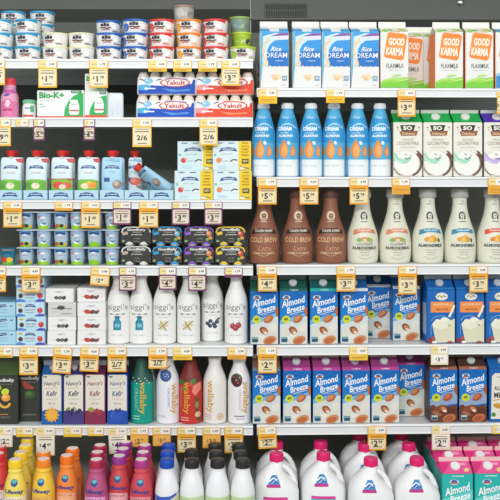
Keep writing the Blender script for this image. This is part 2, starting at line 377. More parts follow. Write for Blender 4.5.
def art_nog(d):     # reference carton 426.8-455, 276-344
    d.r(426.6, 455.2, 288.4, 290, '2f7fc6'); d.e(441.8, 297, 6.2, 3.9, 'e8e6d4'); d.line([(437.6, 297.6), (439.6, 296), (441.6, 297.8), (443.8, 296.2), (446, 297.4)], .9, '5b6f4a')
    d.r(430.6, 454, 302.2, 313, 'f0914a'); d.t('ALMONDMILK', 442.4, 305, 19, 2.2, 'fbdcb4', .01); d.t('SMOOTHIE', 442, 310, 12, 1.9, '8f4424', .02)
    d.p([(432, 325), (436, 320), (440, 321), (443, 318), (447.5, 318.6), (451, 321), (455, 319), (455, 343), (436, 343.4)], 'dcd9bd')
    d.e(441, 325, 9, 4.6, 'ebe8d2'); d.e(437.5, 321.8, 3, 2.2, 'eeebd8'); d.e(444.5, 320.5, 4.2, 2.8, 'f1eedd'); d.e(450, 323.6, 3.4, 2.6, 'e4e1c8')
    d.ring(440.5, 321.5, 9.2, 5.4, .5, '9cc4e4', 60, 180); d.ring(437, 331, 6.5, 12, .5, '8cb6de', 150, 205)
    d.line([(454.6, 305.6), (451.6, 312.6), (449, 317.6)], 2.2, 'efecda'); d.e(449.6, 326, 1.4, .9, 'a9a988', 20)
    d.e(430, 341, 4, 2.6, '8d3f3d'); d.e(433, 338.6, 2, 1.6, 'b4544a'); d.e(434.4, 342.8, 2.6, 1.4, 'f0e9de'); d.e(450, 343, 3, 1.2, 'a3473f')
def art_white_panel(d):   # reference carton 490-520, 355-425 (blue with a cream label)
    d.p([(493, 379), (496, 376), (516, 376), (518, 379), (518, 422), (492, 422)], 'e8e4d4'); d.t('ALMOND', 505, 391, 20, 4.5, '3d3c34', .02); d.t('MILK', 502, 398, 14, 5.5, '3d3c34', .03)
    d.line([(493.6, 403.5), (503, 402)], 1, 'd49c32'); d.e(500, 409, 6, 2.6, 'c9973f', -10); d.e(503, 406, 4, 1.2, 'e1b352', 20); d.e(494.6, 417.6, 2.2, 2.2, '4d8a3b'); d.line([(497.6, 379.8), (514, 379.8)], .6, '9c8f6a')
def art_pink(d):    # reference carton 440.5-473, 457-530
    d.p([(440.4, 465), (452, 465), (449, 468), (443, 471.8), (440.4, 471.6)], 'e0357f'); d.e(467, 470, 2.8, 1.2, 'e9d78a', 10); d.e(464.6, 466.4, 4, .8, 'f7a5c6')
    d.t('original', 457, 474.8, 12, 2.1, 'e8f6f3', .03)
    d.p([(440.4, 498), (473.2, 488), (473.2, 529), (440.4, 529)], '67cdc6'); d.p([(440.4, 508), (473.2, 500), (473.2, 529), (440.4, 529)], 'd8dfda')
    d.e(453.4, 480.8, 4.8, 2.7, 'dfe3d6'); d.e(453.4, 479.8, 3, 1.4, '4169a8'); d.r(449.6, 457, 480.6, 482.4, 'b0567a')
    d.t('Almond', 456.6, 488, 27, 8, 'f6fbfa', .02, .3, 14); d.t('Breeze', 459, 496, 21, 7, 'f6fbfa', .02, .3, 14); d.e(448.6, 507, 4.2, 4, 'd7d92f'); d.e(463, 508, 6, 4, 'b9683a', 30); d.e(460, 522, 7, 4, 'c07a4a', 20)

G_rice = gable_carton('rice_milk_carton', 274.5, 88, 28.4, 57.5, 64, 69, 'e8e7e4', 'e2e5e6', 'e8e6e2', art_rice, dep=29)
G_karma = gable_carton('flax_milk_carton', 394.5, 88.6, 28.2, 57.5, 63.6, 69, 'e9e9e3', 'eceedd', 'eff0e4', art_karma, dep=28, side='f58f4a')
G_karmab = gable_carton('flax_milk_carton', 394.5, 88.6, 28.2, 57.5, 63.6, 69, 'e9e9e3', 'e2e8ea', 'eff0e4', art_karma_blue, dep=28, side='f58f4a')
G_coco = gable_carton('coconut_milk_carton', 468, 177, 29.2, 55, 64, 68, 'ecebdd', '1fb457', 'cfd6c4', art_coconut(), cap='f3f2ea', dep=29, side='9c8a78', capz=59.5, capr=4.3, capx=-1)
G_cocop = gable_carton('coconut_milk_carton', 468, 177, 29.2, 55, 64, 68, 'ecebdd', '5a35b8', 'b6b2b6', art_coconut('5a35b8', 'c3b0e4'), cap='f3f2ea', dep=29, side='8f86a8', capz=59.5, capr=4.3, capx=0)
def breeze(gable, strip, fin, choc=False, body='126cba', cap='ccd3d2'):
    return gable_carton('almond_milk_carton', 324, 345, 28, 53.5, 63, 67.2, body, gable, fin, art_breeze(gable, strip, choc), cap=cap, dep=28, side='2f6da8' if not choc else '4a3a3c', capz=59.5, capr=3.9)
G_nog = gable_carton('smoothie_carton', 441, 344.2, 28.2, 54, 63, 67.2, '1668b6', '1762ac', 'a9b3ba', art_nog, cap='c3cbd2', dep=28, side='1a6ab4', capz=59, capr=4, sideart=mat('a9c4dc'))
G_wpanel = gable_carton('almond_milk_carton', 505, 425, 29, 54, 63, 67.2, '1663b0', '1e6ab4', '6c5f5a', art_white_panel, cap='c9ced2', dep=28, capz=59, capr=4)
G_pink = gable_carton('almond_milk_carton', 456.8, 535.6, 31.4, 63.2, 71, 75, '25b5ad', 'ee5a98', 'ecc9c4', art_pink, cap='f6f3ee', dep=32, side='2aa79f', capz=67.4, capr=4.7, capx=-.4, z0=9.7, ks=.947)

for i, x in enumerate((274.5, 307, 336, 365)):
    put('rice', G_rice, x, 'R', 0, .018, f"blue and white rice milk carton, {ORD[i]} from the left on top right shelf", 'rice milk cartons on the top right shelf')
g = 'flax milk cartons on the top right shelf'
put('karma', G_karma, 394.5, 'R', 0, .018, 'white and orange flax milk carton directly right of the rice milk cartons', g)
put('karma', G_karma, 410.3, 'R', 0, .125, 'flax milk carton set back and half hidden behind the leftmost flax milk carton', g)
put('karma', G_karma, 436.8, 'R', 0, .125, 'flax milk carton set back, showing only its orange left edge in the gap', g)
put('karma', G_karma, 449.3, 'R', 0, .018, 'front flax milk carton right of the gap, left of an identical carton', g)
put('karma', G_karma, 479.6, 'R', 0, .018, 'front flax milk carton between its twin and the blue trimmed carton', g)
put('karmab', G_karmab, 509.6, 'R', 0, .018, 'flax milk carton with blue trim cut off at the right edge of top shelf', g)
g = 'coconut milk cartons on the second right shelf'
for i, x in enumerate((408, 438, 468)):
    put('coco', G_coco, x, 'R', 1, .018, f"cream coconut milk carton with green top, {ORD[i]} from the left on second right shelf", g)
put('cocop', G_cocop, 498.6, 'R', 1, .018, 'coconut milk carton with purple top at the right edge of second shelf', g)

g = 'almond milk cartons on the fourth right shelf'
kinds = [('bz_green', ('20564a', '2a6b5a', '5f7468')), ('bz_green', None), ('bz_teal', ('1d5f60', '2bb0a8', '7e8d86')), ('bz_blue', ('1f5a98', 'dfe6ea', '8b95a2'))]
lb = ['blue almond milk carton with dark green top under the 4.69 tag', 'blue almond milk carton with dark green top beside the one under the 4.69 tag', 'blue almond milk carton with bright teal strip on fourth right shelf', 'blue almond milk carton with blue top under the 3.79 tag, right of teal one']
for i, (k, a) in enumerate(kinds):
    put(k, breeze(*(a or ('20564a', '2a6b5a', '5f7468'))), (264.3, 293.6, 324, 354.3)[i], 'R', 3, .018, lb[i], g)
put('bz_blue', None, 378.4, 'R', 3, .118, 'shaded almond milk carton set back, left of the two in the dark middle gap', g)
put('bz_blue', None, 406.3, 'R', 3, .07, 'shaded almond milk carton set back under the 3.79 tag beside smoothie cartons', g)
g = 'smoothie cartons on the fourth right shelf'
for i, x in enumerate((441, 470.3, 499.8)):
    put('nog', G_nog, x, 'R', 3, .018, f"bright blue carton with orange band and creamy glass, {ORD[i]} from its left end", g)
g = 'almond milk cartons on the fifth right shelf'
lb = ['blue almond milk carton with brown top at left end of fifth right shelf', 'almond milk carton with magenta top, second on fifth right shelf', 'almond milk carton with magenta top, third on fifth right shelf', 'almond milk carton with magenta top, fourth on fifth right shelf', 'almond milk carton with magenta top beside the dark set back carton']
for i, x in enumerate((266.6, 297, 326.8, 356.2, 385.4)):
    a = ('8b6a5c', '7d8f98', 'a89a8c') if i == 0 else ('9c3f7c', 'c04a98', 'b09a92')
    put('bz_tan' if i == 0 else 'bz_mag', breeze(*a), x, 'R', 4, .018, lb[i], g)
put('bz_mag', None, 411, 'R', 4, .095, 'shaded almond milk carton set back on fifth shelf right of the magenta tops', g)
a = ('4d342c', 'a8674a', '6c5c50', True)
put('bz_choc', breeze(*a), 443.6, 'R', 4, .018, 'chocolate almond milk carton with brown top under the pale rail label', 'chocolate almond milk cartons')
put('bz_choc', None, 473, 'R', 4, .018, 'chocolate almond milk carton with brown top beside the cream labelled blue carton', 'chocolate almond milk cartons')
put('wpanel', G_wpanel, 503.8, 'R', 4, .018, 'blue carton with cream label panel cut off at right edge of fifth shelf')
g = 'pink topped cartons on the bottom right shelf'
rows = [(-.15, 457.6, 490.4, 523.1), (-.04, 451, 482.4, 514), (.07, 444.6, 475, 505.6)]
wh = ['front', 'middle', 'back']
for j, (d, *xs) in enumerate(rows):
    for i, x in enumerate(xs[:3 if j < 2 else 3]):
        put('pink', G_pink, x, 'R', 5, d, f"teal almond milk carton with pink top, {wh[j]} row, {('left', 'middle', 'right edge')[i]} column", g)

# ------------------------------------------------------------------ bottles
def bottle(name, prof, body, art=None, cap=None, capm=None, cx=0, base=0, scale=1 / 303, capname='cap', seg=32, ribs=0, lim=None, label=None):
    """prof: (radius, height[, material]) in pixels"""
    def R(z):
        for (a, b_) in zip(prof, prof[1:]):
            if a[1] <= z <= b_[1] and b_[1] > a[1]: return a[0] + (b_[0] - a[0]) * (z - a[1]) / (b_[1] - a[1])
        return prof[-1][0]
    def go():
        r = root(name, 'bottle'); b = MB(scale); b.lathe(prof, body, seg=seg)
        def fy(x, z):
            q = R(z); x = max(-q * .985, min(q * .985, x)); return x, -math.sqrt(max(q * q - x * x, 0)) / math.cos(math.pi / seg) * 1.0
        mx = max(p[0] for p in prof)
        if art: art(Deco(b, cx, base, fy, lim or mx, (.2, prof[-1][1] - .1), True, cuts=[p[1] for p in prof]))
        b.build('body', r)
        if cap:
            c = MB(scale); c.lathe(cap, capm, seg=28)
            if ribs:
                r0 = cap[0][0]
                for k in range(ribs):
                    q = k / ribs * 2 * math.pi
                    c.box(-.25, .25, -.3, .3, cap[0][1] + .3, cap[1][1] - .2 if len(cap) > 1 else cap[0][1] + 2, capm, 0, Matrix.Translation((math.cos(q) * r0, math.sin(q) * r0, 0)) @ Matrix.Rotation(q, 4, 'Z'))
            c.build(capname, r)
        return r
    return go
def smooth(pts, n=3):
    """Catmull-Rom through (r, z) points"""
    o = []
    for i in range(len(pts) - 1):
        p0, p1, p2, p3 = pts[max(i - 1, 0)], pts[i], pts[i + 1], pts[min(i + 2, len(pts) - 1)]
        for k in range(n):
            t = k / n
            o.append(tuple(.5 * ((2 * b) + (-a + c) * t + (2 * a - 5 * b + 4 * c - d) * t * t + (-a + 3 * b - 3 * c + d) * t ** 3) for a, b, c, d in zip(p0[:2], p1[:2], p2[:2], p3[:2])) + tuple(p1[2:]))
    return o + [pts[-1]]

def art_adream(d):   # reference bottle centre 287.5, base 177, cap 104
    d.r(275, 300, 160, 177, 'e4eef0'); d.p([(275, 161.5), (279, 160), (284, 161.5), (289, 160.2), (294, 161.8), (300, 160), (300, 176.6), (275, 176.6)], 'eef3f2')
    d.p([(280, 119), (295, 119), (296.5, 124), (300, 133), (300, 143), (275, 143), (275, 133), (278.6, 124)], '3a9fd8')
    d.ring(287.8, 132, 8.4, 8, 1.1, 'bfe2f4', 25, 150); d.ring(288, 134, 10.4, 9, .6, '9fd2ee', 30, 120)
    d.t('Rice', 285.6, 118, 6.6, 3.4, 'a9d8f0', .03, .2)
    d.t('DREAM', 285.4, 129.6, 13, 4, 'f0f7fa', .05); d.t('nut milk', 284.4, 133.6, 8.6, 1.6, 'd7ecf5', .01); d.t('ALMOND', 285.8, 136.6, 14.6, 2.6, 'f2f8fa', .05)
    d.e(284, 149.6, 4.5, 9.4, 'ee9444', 0, 18, .7); d.e(284.6, 150.8, 3.2, 6.6, 'f6ae66', 0, 18, .6)
    d.e(276.8, 151.6, 1.9, 5.6, 'ee9444', 0, 12, .6); d.e(293, 151.4, 2.5, 6, 'e8924e', 0, 14, .7); d.e(293.4, 152.2, 1.9, 4, 'f3a863', 0, 12, .6)
    d.p([(287, 142.4), (289, 141.6), (290.6, 143.6), (289.6, 145.6), (287.6, 145)], 'e8f4f8')
    d.t('64 OZ', 285, 166, 14, .9, '9fb4ba', 0)
adp = [(10.6, 0), (11.4, 1.2), (11.5, 3), (11.5, 17), (11.5, 36), (11.4, 42), (10.4, 49), (8.4, 57), (6.4, 64), (5.4, 67), (5.3, 68)]
G_ad = bottle('almond_drink_bottle', smooth(adp), '5ab4e0', art_adream, [(5.8, 67.6), (5.8, 71.6), (5.2, 73), (3, 73.3)], 'eef0f0', 287.5, 177, capname='cap', ribs=20)
for i, x in enumerate((263.6, 287.5, 311, 334, 357.4, 379.8)):
    put('ad', G_ad, x, 'R', 1, .057, f"sky blue bottle with orange almonds, {ORD[i]} from the left on second right shelf", 'blue almond drink bottles', rot=random.uniform(-8, 8))

def face(d, x, y, k1, k2):
    d.e(x, y - .2, 3.2, 3.8, k1); d.e(x + .3, y + .6, 2.3, 2.9, k2); d.e(x + .3, y + 2.4, .8, .4, k1); d.line([(x - .9, y), (x + 1.5, y)], .4, k1); d.e(x - 2.4, y + 1.6, .8, 2.4, k1, 10); d.e(x + 2.8, y + 1.6, .8, 2.4, k1, -10); d.line([(x - 3.4, y + 5.8), (x + 3.4, y + 5.8)], .6, k1)
def art_cream(ribbon, fruit, coconut=False):
    def f(d):   # reference centre 427.5, base 264.6
        x = 427.5
        d.t('XL', x + 1, 203.6, 3, 1.6, '8a8f86', .02); d.t('organic', x, 206.2, 6.4, 1.4, '7d8279', .02); face(d, x, 217.6, '47504e', 'd9d7c6')
        d.p([(x - 11, 236.4), (x - 10, 231.6), (x - 4, 230), (x + 4, 230), (x + 10, 231.6), (x + 11.4, 235.6), (x + 7, 234.4), (x + 3, 233.6), (x - 3, 233.6), (x - 7, 235)], ribbon)
        d.t('CALIFIA FARMS', x, 231.9, 13, 1.7, 'eef3f2', .02)
        if coconut:
            for a, b_, c, q in ((-5, 241, 3, '8fb35a'), (-1, 240, 3, 'd8a06c'), (3, 240.6, 2.6, 'b7a24a'), (6, 241.6, 2, '9cc06a'), (0, 242, 2, 'e7d3ae')): d.e(x + a, b_, c, 2, q, 10)
            d.t('COCONUT', x, 245.3, 16, 2.2, '6f7264', .01); d.t('ALMONDMILK', x, 248.9, 24, 2.9, '5a5d52', .03)
        else:
            for a, b_, c, q in ((-3, 240.4, 3.6, fruit), (1.4, 238.6, 3, 'f0b14a'), (4, 241, 2.8, fruit), (0, 241.4, 2.4, 'f3c26a'), (8, 241.6, .9, '4a4d3e')): d.e(x + a, b_, c, 2.1, q, 12)
            d.t('ALMONDMILK', x, 246.6, 24, 3, '4f544e', .03)
        for k in range(3): d.line([(x - 6 + k, 251 + k * 2.4), (x + 6 - k, 251 + k * 2.4)], .45, 'a9a99a')
        d.ring(x, 246, 12, 14, .5, 'b9b9a6', 235, 305)
    return f
cfp = [(13.4, 0), (14.6, 1.6), (15.3, 5), (15.8, 14), (15.6, 21), (14.6, 29), (11.8, 38), (9, 47), (7.6, 54), (7.1, 60), (7, 65)]
capc = [(8.3, 64.6), (8.3, 72), (8, 73), (5, 73.4)]
def califia(ribbon, fruit, coconut=False, body='e6e5d2'): return bottle('creamer_bottle', smooth(cfp), body, art_cream(ribbon, fruit, coconut), capc, 'b4b4b0', 427.5, 264.6, 1 / 301, ribs=36)
def art_brew(d):
    x = 427.5; c = 'e6cdb0'
    d.ring(x, 217.6, 4.2, 4.6, .8, c); face(d, x, 217.4, c, '7a5140')
    d.p([(x - 12, 235.8), (x - 11, 231.4), (x - 4, 229.6), (x + 4, 229.6), (x + 11, 231.4), (x + 12, 235.4), (x + 6, 234.2), (x - 6, 234.4)], '43302a'); d.t('CALIFIA FARMS', x, 232, 17, 2.4, 'e8dcc8', .02)
    d.t('COLD BREW', x, 240.8, 26, 5, 'e2b684', .02); d.t('Latte', x + 1, 249, 13, 4.6, 'd9a878', 0, .35)
    d.t('ALMONDMILK', x, 253.8, 22, 2.4, 'e3c29c', .01)
    d.ring(x, 240, 13, 17, .6, 'd5ab80', 225, 315)
G_brew = bottle('cold_brew_bottle', smooth(cfp), '93604a', art_brew, capc, '5e4238', 427.5, 264.6, 1 / 301, ribs=36)
for i, x in enumerate((264, 297.4, 330.4)):
    put('brew', G_brew, x, 'R', 2, .07, ('brown cold brew coffee bottle at the left end of third right shelf', 'brown cold brew coffee bottle, middle of the three', 'brown cold brew coffee bottle next to the cream almond milk bottles')[i], 'brown cold brew bottles', rot=random.uniform(-5, 5))
g = 'cream almond milk bottles on the third right shelf'
put('cf_c', califia('e38a5c', 'd8a06c', True), 362.4, 'R', 2, .07, 'cream curvy bottle with peach ribbon beside the brown coffee bottles', g)
put('cf_c', None, 395, 'R', 2, .07, 'cream curvy bottle with peach ribbon beside the blue ribbon bottles', g)
put('cf_b', califia('3b8fae', 'e89f2e'), 427.5, 'R', 2, .07, 'cream curvy bottle with blue ribbon, left one of the pair', g)
put('cf_b', None, 459.6, 'R', 2, .07, 'cream curvy bottle with blue ribbon, right one of the pair', g)
put('cf_r', califia('e5583a', 'e88a2e'), 492.2, 'R', 2, .07, 'cream curvy bottle with red orange ribbon at the right edge', g)

# skyr drink bottles, left bay shelf five
def art_skyr(kind):
    def f(d):   # centre 165, base 345.6
        x = 165
        d.t("siggi's", x, 309.4, 19, 7.6, '66665f', -.008, .05)
        for k in (-6, 0, 6): d.e(x + k, 315.8, 1.6, .9, 'a9a9a2'); 
        d.line([(x - 8, 315.8), (x + 8, 315.8)], .35, '9a9a94'); d.t('drinkable', x, 318.6, 9, 1.1, 'aaaaa4', 0)
        if kind == 'plain':
            d.p([(x - 2.2, 318.6), (x + 2.2, 318.6), (x + 2.2, 321), (x + 3.8, 323), (x + 3.8, 331.4), (x - 3.8, 331.4), (x - 3.8, 323), (x - 2.2, 321)], '2f8fab'); d.r(x - 2.4, x + 2.4, 317.6, 319.4, '1d5f7d'); d.r(x - 2.6, x + 2.6, 325, 328.6, '7cc0d0'); d.r(x - 3.6, x - 2.4, 323, 331, '1f7692')
        elif kind == 'vanilla':
            for a in range(6): d.e(x + 2.6 * math.cos(a * 1.05), 326.6 + 2.6 * math.sin(a * 1.05), 3, 1.3, ('e7d79c', 'd9d2b8')[a % 2], -a * 60)
            d.line([(x - 5, 330.6), (x, 327), (x + 5, 322.6)], .7, '6e6240'); d.line([(x - 3, 323), (x + 3, 332)], .6, '57502f'); d.e(x, 326.6, 1.3, 1, 'c9a23c')
        elif kind == 'blue':
            for a, b_ in ((-5, 327), (-2, 324.6), (1.4, 327.6), (4.4, 325.4), (-2.6, 329.4), (2.4, 330)): d.e(x + a, b_, 2.1, 1.9, '33475a'); d.e(x + a + .4, b_ - .5, .7, .6, '6f8699')
            d.e(x + 5.6, 322.6, 2.6, 1, '4c6a66', 30)
        else:
            for a, b_ in ((-2.8, 327.4), (2.8, 326.6), (0, 329.4)): d.e(x + a, b_, 2.9, 2.8, 'a83f4a'); d.e(x + a - .6, b_ - .8, 1.1, .9, 'd0737c'); d.line([(x + a, b_ - 2.5), (x + a + 1, b_ - 4.6)], .4, '6c7d4e')
        d.t('0% milk', x, 336.4, 11, 1.2, 'b0b0aa', 0)
    return f
skp = [(10.2, 0), (11.3, 1.5), (11.5, 4), (11.5, 34), (11.3, 41), (10.2, 47), (8, 53), (6.2, 58), (5.6, 62), (5.6, 65)]
def skyr(k, body='f1f0ec'): return bottle('skyr_drink_bottle', smooth(skp), body, art_skyr(k), [(6, 64.6), (6, 69), (5.5, 70)], 'eeece8', 165, 345.6, 1 / 304, ribs=24)
g = 'white skyr drink bottles on the fifth left shelf'
for k, x, l, d in (('plain', 118.8, 'white bottle with small teal bottle picture beside the stacked white boxes', .055), ('plain', 141.2, 'white bottle with small teal bottle picture beside the vanilla flower bottles', .055), ('vanilla', 164.8, 'white bottle with pale vanilla flower picture under the 4.79 tag', .055),
                   ('vanilla', 188.6, 'white bottle with pale vanilla flower picture beside the set back bottle', .055), ('blue', 212.4, 'white bottle with dark blue berries, set back deeper on the shelf', .10), ('cherry', 236.2, 'white bottle with red cherries at right end of fifth left shelf', .055)):
    put('sk_' + k, skyr(k), x, 'L', 4, d, l, g, rot=random.uniform(-4, 4))

# drinkable yogurt bottles with vertical lettering
def art_wall(kind):
    def f(d):   # centre 214.8, base 426
        x = 214.8
        if kind == 'white':
            d.t('wallaby', x - 4.6, 399, 32, 8, 'd9a23c', .015, 0, -90); d.ring(x + 5.6, 418.6, 3.2, 3.2, .7, 'd99a4c'); d.e(x + 5.6, 418.6, 1.6, 1.6, 'e3b078')
            for k in range(3): d.line([(x - 9, 417 + k * 2.2), (x - 3, 417 + k * 2.2)], .6, ('cf6f6a', '9a9a98', 'b5b5b0')[k])
        elif kind == 'red':
            for a, b_, c, q in ((-8, 385, 3, '3f6b34'), (-4, 379, 3, '7a2d28'), (5, 377, 4, '86352f'), (3, 384, 3.4, '4d7a3a'), (-6, 391, 2.6, '5c8a45'), (8, 388, 3, '4d7a3a'), (0, 387, 2.4, 'c9574d')): d.e(x + a, b_, c, c * .8, q, 30)
            d.p([(x + 3, 388), (x + 10, 385), (x + 10.6, 392), (x + 5, 398), (x + 2, 394)], 'f08a78'); d.line([(x + 7, 400), (x + 6.6, 412), (x + 9, 423)], 2.4, '3f5f35'); d.e(x + 7.6, 416.6, 2.6, 2.8, 'e7c9a0'); d.e(x + 6.8, 407, 1.5, 3.5, '7fa358')
            d.t('wallaby', x - 3.8, 400, 32, 8, 'e8a33a', .015, 0, -90); d.t('ORGANIC', x - 9, 400, 20, 2.4, 'e98a68', 0, 0, -90)
            for k in range(2): d.line([(x - 9, 419.6 + k * 2.4), (x - 1, 419.6 + k * 2.4)], .7, 'f3c9b4')
        elif kind == 'teal':
            for a in range(9): d.e(x - 8 + a * 2, 381 + (a % 3) * 2.4, .6, .6, 'd8f0e6')
            d.t('wallaby', x + 1.4, 400, 32, 8, 'dcb33e', .015, 0, -90); d.t('ORGANIC', x - 4.6, 401, 22, 3, '9fdccb', 0, 0, -90)
            for k in range(2): d.line([(x - 8, 418 + k * 2.6), (x - 1, 418 + k * 2.6)], .9, 'a6e0d2')
        elif kind == 'blueberry':
            d.e(x - 1.6, 378.6, 5.8, 5.6, '2f4f86'); d.e(x - 2, 378, 4.4, 4, '3d62a0'); [d.e(x - 3.5 + q * 1.6, 377 + (q % 2) * 2, .5, .5, 'c8d6ea') for q in range(4)]; d.line([(x - 2, 373), (x + 3, 369)], 1, '5b7a4a')
            d.t('wallaby', x + 6.4, 401, 30, 7, 'ddab48', .015, 0, -90); d.t('ORGANIC', x + 1.6, 400, 20, 2.4, 'a9a6c6', 0, 0, -90); d.t('lowfat', x - 5, 418, 8, 1.6, 'b08fb0', 0)
        else:
            d.e(x - 2.6, 383, 5.6, 6.4, '4f2630'); [d.e(x - 5 + q * 1.8, 380 + (q % 3) * 2.6, .8, .8, ('b4564c', '7fa35c')[q % 2]) for q in range(6)]; d.ring(x - 2.6, 383, 6, 6.8, 1, '4c7a48', 20, 200)
            d.t('wallaby', x + 5.8, 400, 31, 7.4, 'ddab48', .015, 0, -90); d.t('ORGANIC', x + .6, 402, 20, 2.4, 'd3a6b4', 0, 0, -90); d.line([(x - 5, 418), (x + 5, 418)], 1, '8a7f86'); d.line([(x - 3, 420.6), (x + 5, 420.6)], .8, 'b0a6aa')
    return f
wlp = [(10.4, 0), (11.4, 1.4), (11.6, 4), (11.6, 36), (11.4, 41), (10, 47), (7.6, 53), (6.3, 57), (6, 61)]
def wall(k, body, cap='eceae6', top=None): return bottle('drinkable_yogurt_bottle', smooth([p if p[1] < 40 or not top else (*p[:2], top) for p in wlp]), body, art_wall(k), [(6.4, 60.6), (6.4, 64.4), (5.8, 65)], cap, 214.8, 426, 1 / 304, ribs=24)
g = 'drinkable yogurt bottles on the sixth left shelf'
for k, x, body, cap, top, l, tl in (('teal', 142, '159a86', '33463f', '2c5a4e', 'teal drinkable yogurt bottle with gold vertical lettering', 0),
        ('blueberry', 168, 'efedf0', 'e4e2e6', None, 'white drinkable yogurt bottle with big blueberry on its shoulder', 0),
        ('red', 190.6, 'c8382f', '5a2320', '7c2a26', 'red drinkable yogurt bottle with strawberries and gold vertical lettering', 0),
        ('white', 214.8, 'ebe7df', 'e6e2da', None, 'plain white drinkable yogurt bottle with gold lettering, right of the red bottle', 0),
        ('dark', 239.4, 'efecec', 'e4e2e0', None, 'white drinkable yogurt bottle with dark red berry at right shelf end', 0)):
    put('wl_' + k, wall(k, body, cap, top), x, 'L', 5, .055, l, g)
def sleeve():
    b = MB(1 / 303); b.loft([(0, 0, 3.4, 8, 0), (.2, 0, 3.2, 9, 20), (-1.6, 0, 2.4, 8, 42), (-5.4, 0, 1.5, 5, 55), (-7, 0, 1.2, 3.4, 61)], 'c9ccc2', 20, 2.4)
    o = b.build('slim_yogurt_bottle'); o['category'] = 'bottle'; return o
put('sleeve', sleeve, 155.2, 'L', 5, .105, 'pale slim leaning pack wedged behind teal bottle on sixth left shelf', None)

# kefir bottles on the bottom left shelf
def art_kefir(txt, sub, lower):
    def f(d):   # centre 96.5, base 532
        x = 96.5
        d.p([(x - 12, 497), (x, 495.6), (x + 12, 497), (x + 12, 526), (x - 12, 526)], lower)
        d.e(x, 482.6, 3.4, 3.6, '2a4f90'); d.e(x, 481.4, 2.5, 1.7, '58b4b8'); d.p([(x - 2.4, 483), (x + 2.4, 483), (x, 486)], '264f86')
        d.t('Lifeway', x, 491.4, 18, 5, txt, .03, .1, -2); d.t('LOWFAT kefir', x, 498.4, 15, 2.2, sub, 0); d.t('KEFIR', x, 508, 17, 6, txt, .02)
    return f
kfp = [(10, 0), (10.9, 1.6), (11.3, 5), (11.3, 30), (11.3, 42), (10.7, 49), (9.2, 55), (7.6, 60), (6.8, 63), (7.2, 64.2), (6.9, 66), (6, 66.8), (6, 68.5)]
capk = [(6.6, 67.8), (6.7, 74), (6.1, 75.2), (6, 75.4)]
def kefir(body, capc, topc=None, txt='27408f', sub='c05a7a', lower='f3e9e6'):
    P = [p if p[1] < 41 or not topc else (*p[:2], topc) for p in kfp]
    def go():
        r = bottle('kefir_bottle', smooth(P), mat(body, .3), art_kefir(txt, sub, lower), capk, capc, 96.5, 537.6, .921 / 301, ribs=30)()
        b = MB(.921 / 301); b.lathe([(5.6, 75.4), (5.6, 75.75), (4, 75.8)], 'f0dcd6', seg=24); capo = [c for c in r.children if c.name.startswith('cap')][0]; b.build('seal_print', capo)
        return r
    return go
def krow(key, builder, pts, labels, group):
    for i, (x, d) in enumerate(pts):
        put(key, builder, x, 'L', 6, d, labels[i], group, rot=random.uniform(-6, 6))
krow('kf_red', kefir('e0484c', 'd8333c', txt='5a2a6a'), [(-2, -.14), (0, -.066)], ['red kefir bottle with red cap cut off at the left edge', 'red kefir bottle standing behind the one at the left edge'], 'red capped kefir bottles')
krow('kf_yel', kefir('f4e2a0', 'f2d02e', 'f2d860', lower='f3ead0', sub='b08a9a'), [(15.5, -.2), (20.8, -.127), (25.6, -.054), (27.6, .019)], ['creamy yellow kefir bottle with yellow cap, front of its row', 'yellow capped kefir bottle, second in its row from the front', 'yellow capped kefir bottle, third in its row from the front', 'yellow capped kefir bottle at the very back of its row'], 'yellow capped kefir bottles')
krow('kf_yo', kefir('f0b428', 'f08a2a', 'f2c640', lower='f0c060', sub='c07a40'), [(43.6, -.195), (43.8, -.122)], ['golden kefir bottle with orange cap, front one under the 4.49 tag', 'golden kefir bottle with orange cap, behind the front one'], 'golden kefir bottles')
krow('kf_or', kefir('ee7f35', 'f07a22', 'f28a3a', lower='f6b48a', sub='c04f5a'), [(67, -.16), (72.6, -.088)], ['orange kefir bottle with orange cap, front one of two', 'orange kefir bottle with orange cap, behind its twin'], 'orange kefir bottles')
krow('kf_mag', kefir('d0509c', 'b02a4e', 'b8547e', lower='e9a6cc', sub='8f2f7a'), [(96.4, -.2), (97.4, -.127), (100, -.054)], ['magenta kefir bottle with crimson cap at the front', 'magenta kefir bottle with crimson cap, middle of its row', 'magenta kefir bottle with crimson cap at the back of its row'], 'magenta kefir bottles')
G_rd = kefir('dd4650', '9a3a92', 'cc4a4c', lower='ecb0b4', sub='8f2f4a')
krow('kf_rp', G_rd, [(119.2, -.165), (123, -.092), (125.6, -.02)], ['red kefir bottle with purple cap directly beside the magenta bottles', 'red kefir bottle with purple cap, second under the pale 4.49 tag', 'red kefir bottle with purple cap, back of the row behind pale tag'], 'red kefir bottles with purple caps')
krow('kf_rp2', kefir('dc4252', 'b03a8a', 'd04a55', lower='e99aa2', sub='8f2f4a'), [(141.4, -.2), (143.2, -.127), (144.8, -.054)], ['red kefir bottle with purple cap, front one beside the blue capped white bottle', 'red kefir bottle, middle of the row beside blue capped bottles', 'red kefir bottle, back of the row beside blue capped bottles'], 'red kefir bottles by the white bottles')

